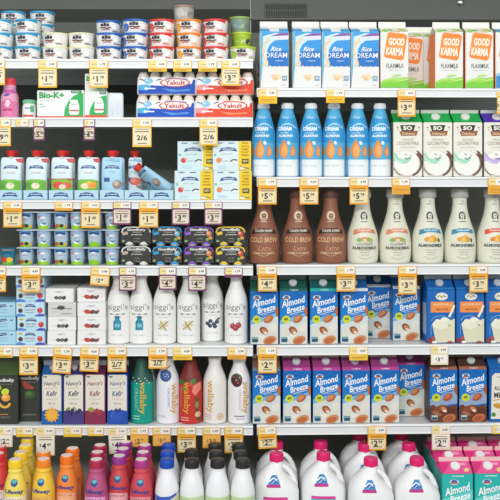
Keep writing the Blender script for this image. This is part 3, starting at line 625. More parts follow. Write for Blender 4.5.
def art_white(kind):
    def f(d):
        x = 96.5
        if kind == 'blue': d.p([(x - 13, 492.6), (x - 6, 494.4), (x + 4, 493.6), (x + 13, 490), (x + 13, 530), (x - 13, 530)], '3a62b8'); d.p([(x + 4, 497), (x + 13, 492), (x + 13, 503)], 'd9d4b0'); d.t('organic', x - 2, 503, 15, 4, W, .02)
        else: d.r(x - 13, x + 13, 494.4, 530, 'bfd6a0'); d.e(x - 1, 497.8, 1.6, .9, '4e6a4a'); d.t('KEFIR', x, 506, 16, 5, '4e7a3a', .02); d.line([(x - 13, 494.6), (x + 13, 494.6)], .6, 'e6f0d8')
    return f
mkp = [(11, 0), (11.9, 1.6), (12.2, 5), (12.2, 30), (12.1, 40), (11.6, 47.5), (10, 55), (8, 61), (7, 65), (7, 66.6), (6, 67), (6, 68)]
def milkb(kind, capc): return bottle('plastic_milk_bottle', smooth(mkp), mat('efeff0', .3), art_white(kind), [(6.9, 67.8), (7, 74), (6.4, 75.6), (6, 75.8)], mat(capc, .4), 96.5, 536.5, .921 / 301, ribs=30)
g = 'white bottles with blue caps'
for i, (x, d) in enumerate(((167, -.2), (167.4, -.122), (168.6, -.044))): put('mb', milkb('blue', '1c4fb4'), x, 'L', 6, d, f"white plastic bottle with bright blue cap, {wh[i]} of its row", g)
g = 'white bottles with black caps'
cols = ['left', 'middle', 'right']
for c, col in enumerate((((192, -.2), (191.6, -.105)), ((217.6, -.2), (216, -.12), (215, -.042)), ((242.6, -.2), (240.4, -.121), (238.9, -.043)))):
    for i, (x, d) in enumerate(col):
        put('mk', milkb('black', '2b2c2b'), x, 'L', 6, d, f"white plastic bottle with black cap, {('front', 'second', 'back')[i]} bottle of the {cols[c]} black capped row", g, rot=random.uniform(-15, 15))

# jugs
def jug():
    r = root('milk_jug', 'jug'); b = MB(.9455 / 302); m = mat('f0f0ef', .35); hw, dp = 22.3, 17.5
    secs = [(0, 0, 20.5, 16, 11.6), (0, 0, 22, 17.2, 13.6), (0, 0, hw, dp, 17), (0, 0, hw, dp, 36), (0, 0, hw - .1, dp, 44), (-.7, 0, hw - 1.4, 17, 50), (-2.9, 0, hw - 5, 15.6, 56), (-4.3, 0, hw - 10, 13, 61.5), (-3.4, 0, 9, 10, 66), (-1.2, 0, 7.2, 7.4, 69), (0, 0, 6.4, 6.4, 71), (0, 0, 6.6, 6.6, 71.6), (0, 0, 6.6, 6.6, 72.6)]
    b.loft(secs, m, 40, 2.7)
    def fy(x, z):
        for a, c in zip(secs, secs[1:]):
            if a[4] <= z <= c[4]:
                t = (z - a[4]) / (c[4] - a[4]); cx, hh, dd = (a[i] + (c[i] - a[i]) * t for i in (0, 2, 3)); break
        else: cx, hh, dd = 0, 6, 6
        u = min(abs(x - cx) / hh, .97); return x, -dd * (1 - u ** 2.7) ** (1 / 2.7)
    # front print: reference centre 276, base 532
    b.build('body', r)
    l = MB(.9455 / 302); d = Deco(l, 276, 536.5, fy, 18, (13, 62), True, cuts=[s[4] for s in secs])
    d.p([(265.6, 485.6), (267.6, 480), (270.4, 474.6), (273, 471.8), (275, 474), (277.6, 479.6), (278.8, 485.6)], '2f8fc4'); d.p([(265.4, 482.8), (278.6, 482.8), (279, 485.8), (265, 485.8)], 'c02f86')
    d.p([(269, 481), (271.4, 475), (274.6, 477), (276.6, 481.4)], '1f5fa8'); d.line([(268, 480), (272, 477), (275.6, 478.6)], 1.1, 'eef4f8'); d.line([(270, 482), (273.6, 479), (276, 480)], .5, 'd8e8f4')
    lo = l.build('emblem_label', r)
    l2 = MB(.9455 / 302); d = Deco(l2, 276, 536, fy, 18.6, (13, 62), True, cuts=[s[4] for s in secs])
    d.p([(262, 494.2), (285.6, 494.6), (286.4, 497.4), (262, 497)], 'd93f94'); d.p([(262, 497), (286.4, 497.4), (287, 526), (262, 526)], '2fb4c6'); d.t('LACTOSE FREE', 273, 502, 20, 3, W, .03); d.t('MILK', 273, 511, 16, 7, W, .03)
    l2.build('wrap_label', r)
    # handle on the right, standing clear of the shoulder
    h = MB(.9455 / 302)
    pts = [(2, 0, 68), (6, 0, 67.4), (10, 0, 65.4), (13.6, 0, 61.6), (16.6, 0, 56), (18.6, 0, 49.6), (19.2, 0, 42)]
    h.tube(pts, [2.6, 2.6, 2.6, 2.6, 2.7, 2.8, 2.6], m, 12); h.build('handle', r)
    c = MB(.9455 / 302); c.lathe([(6.7, 72), (6.9, 78.8), (6.3, 80.2), (6, 80.3)], mat('e0246e', .4), seg=28)
    for k in range(30):
        q = k / 30 * 2 * math.pi; c.box(-.25, .25, -.28, .28, 72.4, 78.4, mat('e0246e', .4), 0, Matrix.Translation((math.cos(q) * 6.8, math.sin(q) * 6.8, 0)) @ Matrix.Rotation(q, 4, 'Z'))
    c.build('cap', r)
    for q in r.children: q.location.z = -11.6 * .9455 / 302
    return r
g = 'white milk jugs with pink caps'
J = [((276.5, -.085), (276.4, .04)), ((323.5, -.08), (320.6, .04)), ((370.8, -.14), (364.8, .01), (359.4, .135)), ((416.8, -.14), (408.8, .01), (401.6, .135))]
for c, col in enumerate(J):
    for i, (x, d) in enumerate(col):
        put('jug', jug, x, 'R', 5, d, f"white milk jug with pink cap, {('front', 'second', 'rearmost')[i]} jug in the {ORD[c]} column from the left", g)

# ------------------------------------------------------------------ yogurt tubs on the top left shelf
def tub(rim, patch, seed, dim=False):
    def go():
        r = root('yogurt_tub', 'tub'); b = MB(1 / 305); body = 'f3f2ee'
        prof = [(11.2, 0), (11.5, .4), (12.7, 12)]
        def fy(x, z):
            q = 11.5 + (z / 12) * 1.2; x = max(-q * .985, min(q * .985, x)); return x, -math.sqrt(q * q - x * x) * 1.004
        b.lathe(prof, body, seg=32); d = Deco(b, 28.5, 45.6, fy, 12.6, (.2, 11.9), True)
        if rim != 'eeebc0': d.p([(14, 32), (43, 32), (43, 38), (37, 35.4), (31, 34.2), (24, 35.4), (19, 34.4), (14, 37)], rim)
        if patch: d.e(17.6, 40.6, 3, 4.4, patch); d.p([(14, 36), (18, 37), (16, 42), (14, 43)], rim)
        for k, y in ((0, 36.8), (1, 38)):
            pass
        for k in range(3): d.r(20.8 + k * 3, 23.5 + k * 3, 35.9 + (k % 2) * -.5, 38.6, '3c3b44')
        d.line([(20.6, 40.2), (24, 39.8), (27, 40.4), (31, 39.8)], 1.3, '6e4a44'); d.line([(22, 42), (26, 41.6), (30, 41.9)], 1.3, 'b98274'); d.line([(21, 34.9), (30, 34.8)], .5, '8a8a90')
        d.e(34.6, 39.4, 3, 2.8, 'fbfaf6'); d.ring(34.6, 39.4, 3.2, 3, .3, 'c9c6bc'); d.line([(32.6, 43.4), (38, 43.6)], 1, patch or '6b6460')
        b.build('cup', r)
        l = MB(1 / 305); l.lathe([(12.7, 11.8), (13.3, 12), (13.3, 13), (12.9, 13.3), (12.4, 13.4)], mat(rim, .35), seg=36); l.build('lid', r)
        return r
    return go
TUB_H = 13.42 / 305
SPEC = [('tubblue', 'cyan trimmed', '3fa4d0', None), ('honey', 'plain cream trimmed', 'eeebc0', None), ('royal', 'royal blue trimmed', '2f6cc0', None), ('royalb', 'royal blue berry', '2f6cc0', '4a78c0'), ('red', 'red trimmed', 'e0453c', 'e9553e'), ('orange', 'orange trimmed', 'f0953a', 'f0b03a'), ('straw', 'red strawberry', 'e0433c', 'ea4f3c'), ('lime', 'lime trimmed', 'bcd84a', 'a9c944')]
SP = {s[0]: s for s in SPEC}
COLS = [('tubblue', 0.5, 3, .058, 'leftmost stack'), ('tubblue', 28, 3, .058, 'second stack from the left'), ('honey', 55.4, 2, .058, 'left cream stack'), ('honey', 82, 2, .058, 'right cream stack'), ('royal', 109, 3, .058, 'blue stack beside the cream tubs'), ('royalb', 135.4, 3, .058, 'blue stack beside the red tubs'), ('red', 162, 3, .058, 'red stack left of the orange tubs'), ('orange', 189, 3, .058, 'orange stack'), ('straw', 216, 3, .058, 'red stack right of the orange tubs'), ('lime', 243, 1, .058, 'right end of the shelf')]
lv = ['bottom', 'middle', 'top']
for k, x, nn, d, where in COLS:
    s = SP[k]
    for j in range(nn):
        w = lv[j] if nn == 3 else ('bottom', 'upper')[j]
        jx = random.uniform(-.7, .7) if j else 0
        put('tub_' + k, tub(s[2], s[3], 1), x + jx, 'L', 0, d + (.025 if k == 'royal' and j == 2 else 0), f"{s[1]} white yogurt tub, {w} one of the {where}" if nn > 1 else 'lime trimmed white yogurt tub, lowest at the right end of top left shelf', 'yogurt tubs on the top left shelf', j * TUB_H + .0004 * j, rot=random.uniform(-14, 14))
for k, x, nn, where in (('tubblue', 13.5, 4, 'stack behind the two leftmost front stacks'), ('tubblue', 42.6, 4, 'stack behind the left cream tubs'), ('royal', 113, 3, 'stack behind the first royal blue stack')):
    s = SP[k]
    for j in range(nn): put('tub_' + k, None, x, 'L', 0, .165, f"{s[1]} yogurt tub, level {('one', 'two', 'three', 'four')[j]} of the {where}", 'yogurt tubs at the back of the top left shelf', j * TUB_H + .0004 * j, rot=random.uniform(-20, 20))
def plain_tub(body, lid, txt, r0=10.4, h=13.5):
    def go():
        r = root('yogurt_tub', 'tub'); b = MB(1 / 302); b.lathe([(r0 * .86, 0), (r0 * .9, .4), (r0, h)], body, seg=30)
        def fy(x, z):
            q = r0 * (.88 + .12 * z / h); x = max(-q * .98, min(q * .98, x)); return x, -math.sqrt(q * q - x * x) * 1.005
        d = Deco(b, 0, 0, fy, r0, (.2, h - .5), True); d.t(txt[0], 0, -h * .45, 13, 4.4, txt[1], .02); d.e(-4, -h * .55, 4, 4.4, txt[2])
        d.e(7, -h * .4, 3, 3, txt[3]); b.build('cup', r)
        l = MB(1 / 302); l.lathe([(r0, h - .2), (r0 + .8, h), (r0 + .8, h + 1.6), (r0, h + 1.9)], lid, seg=32); l.build('lid', r); return r
    return go
put('tub_g', plain_tub('b7d04a', 'c4dc55', ('apple', 'e6eec8', 'a4c83a', '3f5470')), 241.6, 'L', 0, .13, 'green yogurt tub behind the lime trimmed tub', 'green yogurt tubs', 0)
put('tub_g', None, 241.6, 'L', 0, .13, 'green yogurt tub stacked second behind the lime trimmed tub', 'green yogurt tubs', 15.45 / 302)
put('tub_gg', plain_tub('8ca08a', '94b860', ('fruit', 'b9c6c0', '7a9a9c', '7f9078')), 240.2, 'L', 0, .13, 'greyish green tub topmost behind the lime trimmed tub', 'green yogurt tubs', 31 / 302)
for j in range(4):
    put('tub_cl', plain_tub('b9b7b0', 'a8907c', ('nuts', 'dddbd6', 'cfcdc8', '9f9a90'), 10.8, 13), 184, 'L', 0, .165, ('brown lidded clear tub topmost behind the orange stack' if j == 3 else f"brown lidded tub hidden behind the orange stack, level {('one', 'two', 'three')[j]}"), 'brown lidded tubs', j * 14.95 / 302)

# ------------------------------------------------------------------ second left shelf
def pinkb():
    P = smooth([(7.6, 0), (8.6, 1.2), (8.8, 4), (8.8, 17), (8.4, 22), (6.8, 26), (6, 29), (6.4, 31), (5.6, 33)])
    def art(d):
        x = 9.8; d.p([(x - 9, 111), (x - 9, 102), (x, 100), (x + 9, 102), (x + 9, 116), (x - 9, 116)], 'e87fb4'); d.e(x, 103, 3.4, 4, 'f6cfe0'); d.ring(x, 103, 3.6, 4.2, .8, 'd64a5e', -60, 200); d.t('kids', x, 109.4, 9, 2.6, 'c03a5e', .05); d.e(x - 1, 95, 3.2, 1.2, '5a5ab0', 10)
        d.r(x - 9, x + 9, 89.4, 93.4, 'd06ab4')
    return bottle('kefir_drink_bottle', P, 'f2a8c8', art, [(5.9, 32.6), (5.9, 38.4), (5.2, 39.6), (3, 40)], 'ec4a5a', 9.8, 117.5, 1 / 304, ribs=22)()
put('pinkb', pinkb, 9.8, 'L', 1, .045, 'small pink drink bottle with coral cap beside the probiotic boxes')
def mini():
    P = [(6.2, 0), (6.6, .8), (6.6, 11), (5.8, 13.4), (5.6, 14.4)]
    def art(d): x = 30; d.r(x - 7, x + 7, 114.6, 116.6, 'd85a50'); d.line([(x - 3, 108), (x + 3, 108)], 1.6, '8fa6c0'); d.r(x + 2.4, x + 5.6, 105.6, 112, '6cb88c')
    return bottle('small_probiotic_bottle', P, 'f0f2f0', art, [(6.2, 14.2), (6.2, 17.2), (5.4, 18)], '7cc096', 30, 117.5, 1 / 304, ribs=18)()
put('mini', mini, 29.2, 'L', 1, .04, 'small white bottle with mint green cap left of the wide green box', 'small probiotic bottles')
put('mini', None, 35.4, 'L', 1, .092, 'small white bottle with mint cap tucked behind its twin', 'small probiotic bottles')
def box_thing(name, cat, x0, x1, y0, y1, dep, body, art, scale=1 / 308):
    """rectangular carton box, origin at the middle of its lower front edge"""
    def go():
        b = MB(scale); cx = (x0 + x1) / 2; a = (x1 - x0) / 2; h = y1 - y0
        b.box(-a, a, 0, dep, 0, h, body, .35)
        if art: art(Deco(b, cx, y1, lambda x, z: (x, 0), a - .2, (.2, h - .2)))
        o = b.build(name); o['category'] = cat; return o
    return go
def art_bio(d):    # 37.2-84, 90-117.5
    d.p([(64, 117), (64.6, 109), (68, 101.6), (73, 96), (78, 93.4), (83.4, 92.6), (83.4, 117)], '2fb45a')
    d.t('Bio-K+', 51.6, 95, 25, 6.4, '2fa650', .045); d.t('probiotic', 47.6, 100.2, 15, 1.3, '8a9a90', 0); d.line([(39, 104), (43, 104)], .6, '7fa08c'); d.line([(39, 106.4), (46, 106.4)], .6, '9fb4a8')
    d.r(71, 81.4, 89.7, 93, '2a7a4c'); d.t('DAIRY', 76, 91.4, 8, 1.6, 'd7eadf', .02)
    d.p([(70.4, 99.6), (77.6, 99.6), (78.4, 103), (79.4, 106), (79.2, 113), (77.6, 114.6), (70.6, 114.6), (69, 113), (69, 106), (70, 103)], 'f3f4f0'); d.r(69.2, 79.2, 109.6, 111, 'd0604e'); d.line([(71, 104), (77, 104)], .7, 'b0b8b0')
    d.r(37.4, 83.8, 115.9, 117.2, 'e0583c')
put('bio', box_thing('probiotic_box', 'box', 37.2, 84, 90, 117.4, 26, 'f3f4f1', art_bio), 60.6, 'L', 1, .02, 'wide white box with green lettering, left one on second left shelf')
def art_bio2(d):   # 84.6-107
    d.p([(89, 117), (89.6, 110), (92, 104), (97, 98), (102, 96), (106.8, 95), (106.8, 117)], '2fb45a')
    d.r(99.4, 106, 90.8, 94, '2a7a4c'); d.t('BIO', 102.6, 92.3, 5, 1.8, 'd7eadf', .02)
    d.p([(95.6, 97.6), (101.6, 97.6), (102.8, 101), (103.8, 104), (103.6, 111.6), (102, 112.6), (96, 112.6), (94.4, 111.6), (94.4, 104), (95, 101)], 'f3f4f0'); d.r(94.6, 103.6, 108.6, 110.2, 'd0604e'); d.line([(96, 103), (102, 103)], .7, 'b0b8b0')
    d.r(84.8, 106.8, 114.8, 117.2, 'e0583c')
put('bio2', box_thing('probiotic_box', 'box', 84.4, 107, 91, 117.4, 30, 'f3f4f1', art_bio2), 95.8, 'L', 1, .02, 'narrow white probiotic box with green swoosh under the 1.79 tag')
def art_bio3(d): d.t('B', 87.6, 78.4, 3.6, 5, '2fa650', .05); d.line([(86, 83), (92, 83)], .6, 'e0a090'); d.e(99, 86, 4, 4, '8fd0a4')
put('bio3', box_thing('probiotic_box', 'box', 84.4, 102.6, 73.4, 91, 28, 'f2f4ef', art_bio3), 94, 'L', 1, .026, 'white probiotic box standing on top of the narrow box behind price tag', None, 26.6 / 308)
def wrapb():
    b = MB(1 / 306); b.loft([(0, 10, 7.6, 10, 0), (0, 10, 8, 10.6, 2), (0, 10, 7.9, 10.5, 22), (-.3, 10, 7.4, 10, 24.4), (-.6, 10, 6.4, 9, 25)], mat('e0e6ec', .3), 40, 9)
    d = Deco(b, 115.4, 117.4, lambda x, z: (x, -.5), 6.6, (1, 22)); d.line([(112, 108), (112.4, 116)], .5, 'c3ccd4'); d.line([(118, 100), (117.4, 113)], .5, 'cfd6dc'); d.p([(108.8, 93), (113, 91.8), (115, 94.6), (109.4, 96)], '8fc4c0')
    o = b.build('shrink_wrapped_pack'); o['category'] = 'package'; return o
put('wrapb', wrapb, 115.6, 'L', 1, .028, 'pale film wrapped pack standing right of the narrow probiotic box', rot=8)
def yak(c1, c2, hi):
    def go():
        r = root('yogurt_drink_multipack', 'multipack'); S = 1 / 305
        for j in range(2):
            for i in range(5):
                b = MB(S); cx = -23.6 + i * 11.6; cy = 6.2 + j * 11.6
                b.lathe(smooth([(5, 0), (5.5, .8), (5.5, 10), (4.6, 12.4), (5.2, 15), (5.4, 17), (4.9, 20), (3.8, 21.8)], 2), 'efe2d2', cy, cx, 18); o = b.build('bottle', r)
                l = MB(S); l.lathe([(3.9, 21.7), (3.9, 22.5), (3.4, 22.8)], mat('ece9e6', .3) if c1[0] != 'e' else mat('f0d4cc', .3), cy, cx, 18); l.build('foil_lid', o)
        b = MB(S); b.loft([(-.4, 12, 29.1, 12.3, .6), (-.4, 12, 29.3, 12.5, 2), (-.4, 12, 29.3, 12.5, 12), (-.4, 12, 28.9, 12.2, 17.2)], mat('f1f2f2', .3), 60, 9)
        def fy(x, z): return x, -.55 if abs(x) < 25 else (-.55 + ((abs(x) - 25) / 4.2) ** 3 * 2)
        d = Deco(b, 165, 97.4, fy, 28.2, (.9, 17), True)     # drawn for the pack at 136-194, 75-97.4
        d.p([(137, 96.6), (137, 90), (150, 88), (160, 88.6), (180, 88), (190, 86.6), (191.4, 82.6), (193.6, 82.6), (193.6, 96.6)], c1)
        d.p([(137, 88), (146, 87), (150, 90), (146, 93), (137, 92.6)], hi); d.r(143, 154, 90.6, 91.8, 'e9f0f6'); d.e(144.6, 91.2, 1.6, 1.2, 'f4f4f4')
        d.p([(160, 91), (176, 92.6), (188, 91.6), (188, 93.4), (170, 94.6)], c2)
        d.e(147, 83.6, 4.6, 3, '8fcbe8'); d.e(145.4, 83, 1.3, 1, 'd9eef8'); d.line([(138, 81.6), (143, 83.2)], .8, '4a4a4a'); d.line([(155, 83), (160, 81.6)], .8, '4a4a4a'); d.line([(164, 80.6), (186, 81.8)], .8, '6f9fd0' if c1[0] != 'e' else 'e8907c')
        d.e(173.4, 85.4, 15, 4.3, 'd8402f', 0, 24); d.e(173.4, 85.4, 14, 3.5, 'f6f2ee', 0, 24); d.ring(173.4, 85.4, 14.4, 3.9, .9, 'd8402f', 150, 210); d.ring(173.4, 85.4, 14.4, 3.9, .9, 'd8402f', -30, 30)
        d.t('Yakult', 173.4, 85.4, 20, 4.6, 'cc2e26', .025)
        b.build('printed_wrap', r)
        return r
    return go
YB, YR = yak('174fbe', '4f9ad8', '4fb4dc'), yak('ea4c2c', 'f08a60', 'f09aa0')
g = 'probiotic drink five packs'
put('yb', YB, 165.6, 'L', 1, .03, 'lower blue wrapped pack of little probiotic drink bottles', g)
put('yb', None, 166.6, 'L', 1, .03, 'upper blue wrapped pack of little probiotic drink bottles', g, 22.9 / 305)
put('yr', YR, 224, 'L', 1, .03, 'lower red wrapped pack of little probiotic drink bottles', g)
put('yr', None, 224.6, 'L', 1, .03, 'upper red wrapped pack of little probiotic drink bottles', g, 22.9 / 305)
for i in range(3):
    put('yr', None, 226.5, 'L', 1, .125, f"red wrapped pack behind the front red packs, {lv[i]} one", g, i * 22.9 / 305) if i < 2 else None

# ------------------------------------------------------------------ third left shelf: pouches in trays
def tray():
    r = root('pouch_tray', 'tray'); b = MB(1 / 309); a = 12.1; m = mat('b9dcea')
    b.box(-a, a, 0, .5, 0, 9.8, m, .15); b.box(-a, a, 42, 42.5, 0, 16, m, .15); b.box(-a, -a + .4, 0, 42.5, 0, 9.6, m, .1); b.box(a - .4, a, 0, 42.5, 0, 9.6, m, .1); b.box(-a, a, 0, 42.5, 0, .4, m, .1)
    d = Deco(b, 35, 200.3, lambda x, z: (x, 0), 12, (.2, 9.7))
    d.p([(27, 197.6), (29, 193.6), (35, 192.4), (41, 193.6), (43, 197.6), (38, 196.4), (32, 196.4)], '2c5a92'); d.t('organic', 35, 194.7, 11, 1.8, 'e4f0f6', .03); d.line([(24, 199.2), (46, 199.2)], .6, '8fb8cc')
    b.build('carton', r); return r
trc = [9.8, 35.4, 60.9, 86.4, 111.8, 136.4, 161.4]
trl = ['leftmost', 'second', 'third', 'fourth', 'fifth', 'sixth', 'rightmost']
for i, x in enumerate(trc): put('tray', tray, x, 'L', 2, .008, f"light blue cardboard tray of pouches, {trl[i]} on the third left shelf".replace('tray of pouches', 'tray with pouches' if i < 6 else 'tray holding only the toppled pouch'), 'pouch trays').__setitem__('category', 'tray')
def pouch(kind, hw=10.6, H=42, double=False):
    def go():
        r = root('food_pouch', 'pouch'); b = MB(1 / 307); bl = kind == 'blue'
        m = mat('a8d4ea' if bl else 'd6e8ee', .3)
        secs = [(0, 0, hw * .9, 5, 0), (0, 0, hw, 5.4, 2), (0, 0, hw, 5, 12), (0, 0, hw, 4, 24), (0, 0, hw, 2.4, 34), (0, 0, hw * .98, 1, H - 4), (0, 0, hw * .93, .7, H - 1.2), (0, 0, hw * .8, .45, H)]
        b.loft(secs, m, 36, 2.6)
        def fy(x, z):
            for a, c in zip(secs, secs[1:]):
                if a[4] <= z <= c[4]: t = (z - a[4]) / (c[4] - a[4]); hh = a[2] + (c[2] - a[2]) * t; dd = a[3] + (c[3] - a[3]) * t; break
            u = min(abs(x) / hh, .97); return x, -dd * (1 - u ** 2.6) ** (1 / 2.6)
        d = Deco(b, 35.6, 201, fy, hw * .95, (.4, H - .4), True)
        d.p([(28, 170.6), (30, 167.6), (36, 166.8), (42, 167.6), (43.6, 170.8), (38, 170), (32, 170)], '2d5288'); d.t('organic', 36, 168.6, 10, 1.5, 'e8f1f6', .03)
        if kind in ('green', 'red', 'orange'):
            d.t('YOGURT', 36, 174.4, 10, 1.8, 'c85a5a', 0)
            gcol = '7cc23f'
            if kind == 'red': d.p([(24, 180.4), (47, 180), (47, 185), (24, 186)], 'c9473c')
            d.p([(24, 182.6), (30, 181), (40, 181), (47, 182.6), (47, 192), (24, 192)], gcol)
            if kind == 'green': d.e(30, 186.6, 4.4, 3.6, '5fae38', 20); d.e(41, 186.4, 4.4, 3.6, '6cb63c', -20); d.e(35.6, 187.4, 4.2, 3.2, 'efe6cf'); d.e(36.6, 185.6, 2, 1.4, 'd7d1a4')
            if kind == 'red': d.e(32.6, 186.6, 5.4, 3.8, 'd9553c'); d.e(41, 187, 4.6, 3.4, 'e06a4c'); d.e(37, 188.4, 3.6, 2.4, 'f2d7c2')
            if kind == 'orange': d.e(33, 187.6, 4.6, 3, 'f1e3c2'); d.e(40, 186.6, 4.4, 3.6, 'f09a3c'); d.e(37, 184.6, 2.4, 1.7, 'f3c24a')
            d.p([(40, 160.4), (47, 160), (46, 164.6), (42, 163.6)], 'd84a4a')
        else:
            d.t('YOGURT', 36, 173.6, 8, 1.6, '6fae9c', 0); d.r(28, 33.6, 179.4, 183.4, '2f5f9a'); d.e(41, 186, 4.6, 4.6, '9a8478'); d.e(40.4, 185, 2.8, 2.6, 'c3b2a4'); d.p([(26, 161.4), (44, 160.6), (43, 164)], '8fbfd8')
            if kind == 'berry': d.e(36, 183, 6, 4, 'd96a52'); d.e(34, 182, 2.6, 2.2, 'e8907c')
        b.build('pouch_body', r)
        for q in ((0,) if not double else (-2.6,)):
            c = MB(1 / 307); c.lathe([(2, H - 1.4), (2, H + 1.4)], 'e8e8e6', seg=14); c.lathe([(3.6, H + 1), (3.9, H + 2), (4.3, H + 4.6), (4.3, H + 6.4), (3.4, H + 7)], mat('d9312c', .35), seg=18)
            c.box(-4.9, 4.9, -.5, .5, H + 4.2, H + 6.2, mat('d9312c', .35), .2)
            c.v = [(v[0] + q, v[1], v[2]) for v in c.v]; c.build('spout_cap', r)
        return r
    return go
g = 'yogurt pouches standing in the trays'
pl = .5 / 309
for k, x, d, l, rz in (('green', 11.2, .035, 'green and pale blue pouch with red cap at left edge', 0), ('green', 36.5, .035, 'green and pale blue pouch with red cap, second from the left', 0), ('red', 61.9, .035, 'pouch with red berry picture and red cap, third from the left', 0),
                       ('orange', 88.4, .035, 'pouch with green and orange fruit picture, left of the blue pouch', 0), ('blue', 112.2, .035, 'light blue pouch with a brown round picture and red cap', 0)):
    put('p_' + k, pouch(k), x, 'L', 2, d, l, g, pl, rz)
g2 = 'pouches in the second row'
for k, x, d, l in (('green', 14, .072, 'pouch mostly hidden behind the leftmost green pouch'), ('red', 39.4, .075, 'pouch mostly hidden behind the second green pouch'), ('red', 65, .075, 'pouch whose red cap shows beside the red berry pouch cap'), ('orange', 90, .075, 'pouch mostly hidden behind the orange fruit pouch'), ('blue', 114.4, .075, 'light blue pouch peeking out behind the front blue one')):
    put('p_' + k, pouch(k), x, 'L', 2, d, l, g2, pl, 0)
put('p_berry', pouch('berry', 7), 135.2, 'L', 2, .078, 'narrow pouch with red cap standing beside the toppled pouch', None, pl)
o = put('p_lean', pouch('blue', 9.4, 34), 168, 'L', 2, .05, 'toppled pouch with red cap leaning left across the last tray', None, .029)
o.rotation_euler = (Matrix.Rotation(math.radians(10), 3, 'Z') @ Matrix.Rotation(math.radians(-52), 3, 'Y') @ Matrix.Rotation(math.radians(-58), 3, 'Z')).to_euler()

def art_multi(fr):
    def f(d):    # 174.6-213, 171-200.3
        d.r(200.4, 213, 170.4, 200.2, 'f2cf2c'); d.p([(180.6, 181.4), (183, 177.6), (190, 176.6), (197, 177.6), (199, 181), (193, 180), (186, 180)], '2d4f8e'); d.t('ORGANIC', 190, 178.7, 12, 1.5, 'e6eef4', .03)
        d.t('smooth', 188.4, 183.4, 11, 1.7, '9fc08a', 0); d.e(180.6, 189.8, 2.6, 2.6, fr); d.e(182.4, 188.6, 1.4, 1.2, 'e8907c'); d.r(176, 178, 183, 185.4, '7cc0b0'); d.line([(184, 190.4), (190, 190.4)], .6, 'a0b4c0')
        d.line([(192, 191), (195, 189), (199, 189.6)], 1.1, '3c3c40'); d.e(196.6, 191.6, 2.2, 1.1, 'f5f5f2'); d.e(184, 196.6, 5, 1.4, 'c3e0ea')
        d.line([(178.6, 172.4), (184.6, 172.4)], .8, '4a6a8c'); d.line([(190, 172.4), (196, 172.4)], .8, '4a6a8c'); d.line([(204, 172.4), (210, 172.4)], .8, '8c7a2c')
        for k in range(4): d.t(('WITH', 'YUMMY', 'FRUIT', 'INSIDE')[k], 206.8, 175.8 + k * 2.9, 7.4, 1.7, 'b08a1e', .02)
        d.r(203.6, 210.4, 188.4, 193, '4a4638'); d.t('NEW', 207, 190.7, 5, 2.4, 'e8d98a', .03); d.e(204, 197.4, 2.6, 1.6, 'f4f0dc'); d.line([(202, 196), (211, 198)], .7, '6c6450')
    return f
bx = box_thing('pouch_multipack_box', 'box', 174.6, 213, 170.6, 200, 27, 'd6e9ec', art_multi('d0484a'), 1 / 309)
bx2 = box_thing('pouch_multipack_box', 'box', 174.6, 213, 170.6, 200, 27, 'dcecee', art_multi('f08a4a'), 1 / 309)
g = 'pale blue and yellow boxes at the right of the third left shelf'
put('mp1', bx, 193.8, 'L', 2, .012, 'lower left pale blue and yellow box, raspberry picture', g)
put('mp2', bx2, 232.6, 'L', 2, .012, 'lower right pale blue and yellow box, orange fruit picture', g)
put('mp1', None, 196.6, 'L', 2, .035, 'upper left pale blue and yellow box, set back behind the 2/6 tag', g, 29.5 / 309)
put('mp2', None, 232, 'L', 2, .012, 'upper right pale blue and yellow box, topmost of the right stack', g, 29.5 / 309)
put('mp1', None, 199, 'L', 2, .13, 'pale box hidden behind the lower left box', g)
# ------------------------------------------------------------------ fourth left shelf: cup packs and black sleeves
def cups(kinds):
    def go():
        r = root('yogurt_cup_pack', 'multipack'); S = 1 / 306; H = 17.6
        for j in range(2):
            for i in range(3):
                k = kinds[(i + j) % 3] if j else kinds[i]; cx = -17.4 + 17.4 * i; cy = 8.2 + j * 16.6
                b = MB(S); P = [(5.6, 0), (6, .8), (6.9, 8), (7.2, 16.4), (7.4, 16.8)]
                b.lathe(P, mat('b4cbdc', .3), cy, cx, 24)
                if j == 0:
                    def fy(x, z, cx=cx, cy=cy):
                        q = (6 + z / 16.4 * 1.2); x = max(-q * .97, min(q * .97, x)); return cx + x, cy - math.sqrt(q * q - x * x) * 1.006
                    d = Deco(b, 0, 0, fy, 7.2, (.3, 16.2), True)
                    if k == 'face':
                        d.r(-8, 8, -16.2, -6, '9ab8d6'); d.r(-8, 8, -6.6, -.4, '98d02e'); d.e(0.4, -8, 4.4, 4.8, 'eef2f4'); d.e(1.6, -7.4, 2.6, 2.8, '6f93c6'); d.e(-1, -8.6, .8, 1, '2f4a80'); d.ring(1, -7.6, 2.4, 2.2, .6, '2f4a80', 200, 340); d.e(-4, -12, 1.8, 1.4, 'c98aa4')
                    else:
                        d.r(-8, 8, -16.2, -8, '4a92cc'); d.e(-2, -9, 4.4, 5.5, 'e9f0f4'); d.r(-8, 8, -6.2, -.4, '8ccc2c'); d.line([(-5, -13.4), (0, -14.4), (5, -13.2)], 2, '2d4f8e'); d.line([(-3, -9.4), (3, -9.4)], .8, 'c85a6a')
                        if k == 'fruit': d.e(-3.4, -3.4, 2.2, 2, 'd8503a'); d.e(1.2, -3.6, 2, 1.8, '3c3450'); d.e(4.4, -3, 1.4, 1.6, 'e9c04a')
                b.build('cup', r)
        b = MB(S); b.box(-25.8, 25.8, -.2, 33.6, 16.8, 17.6, mat('dfe6ea', .25), .3); b.build('lid_sheet', r)
        return r
    return go
g = 'small kids yogurt cup packs'
CK = [('fruit', 'face', 'fruit'), ('face', 'green', 'face')]
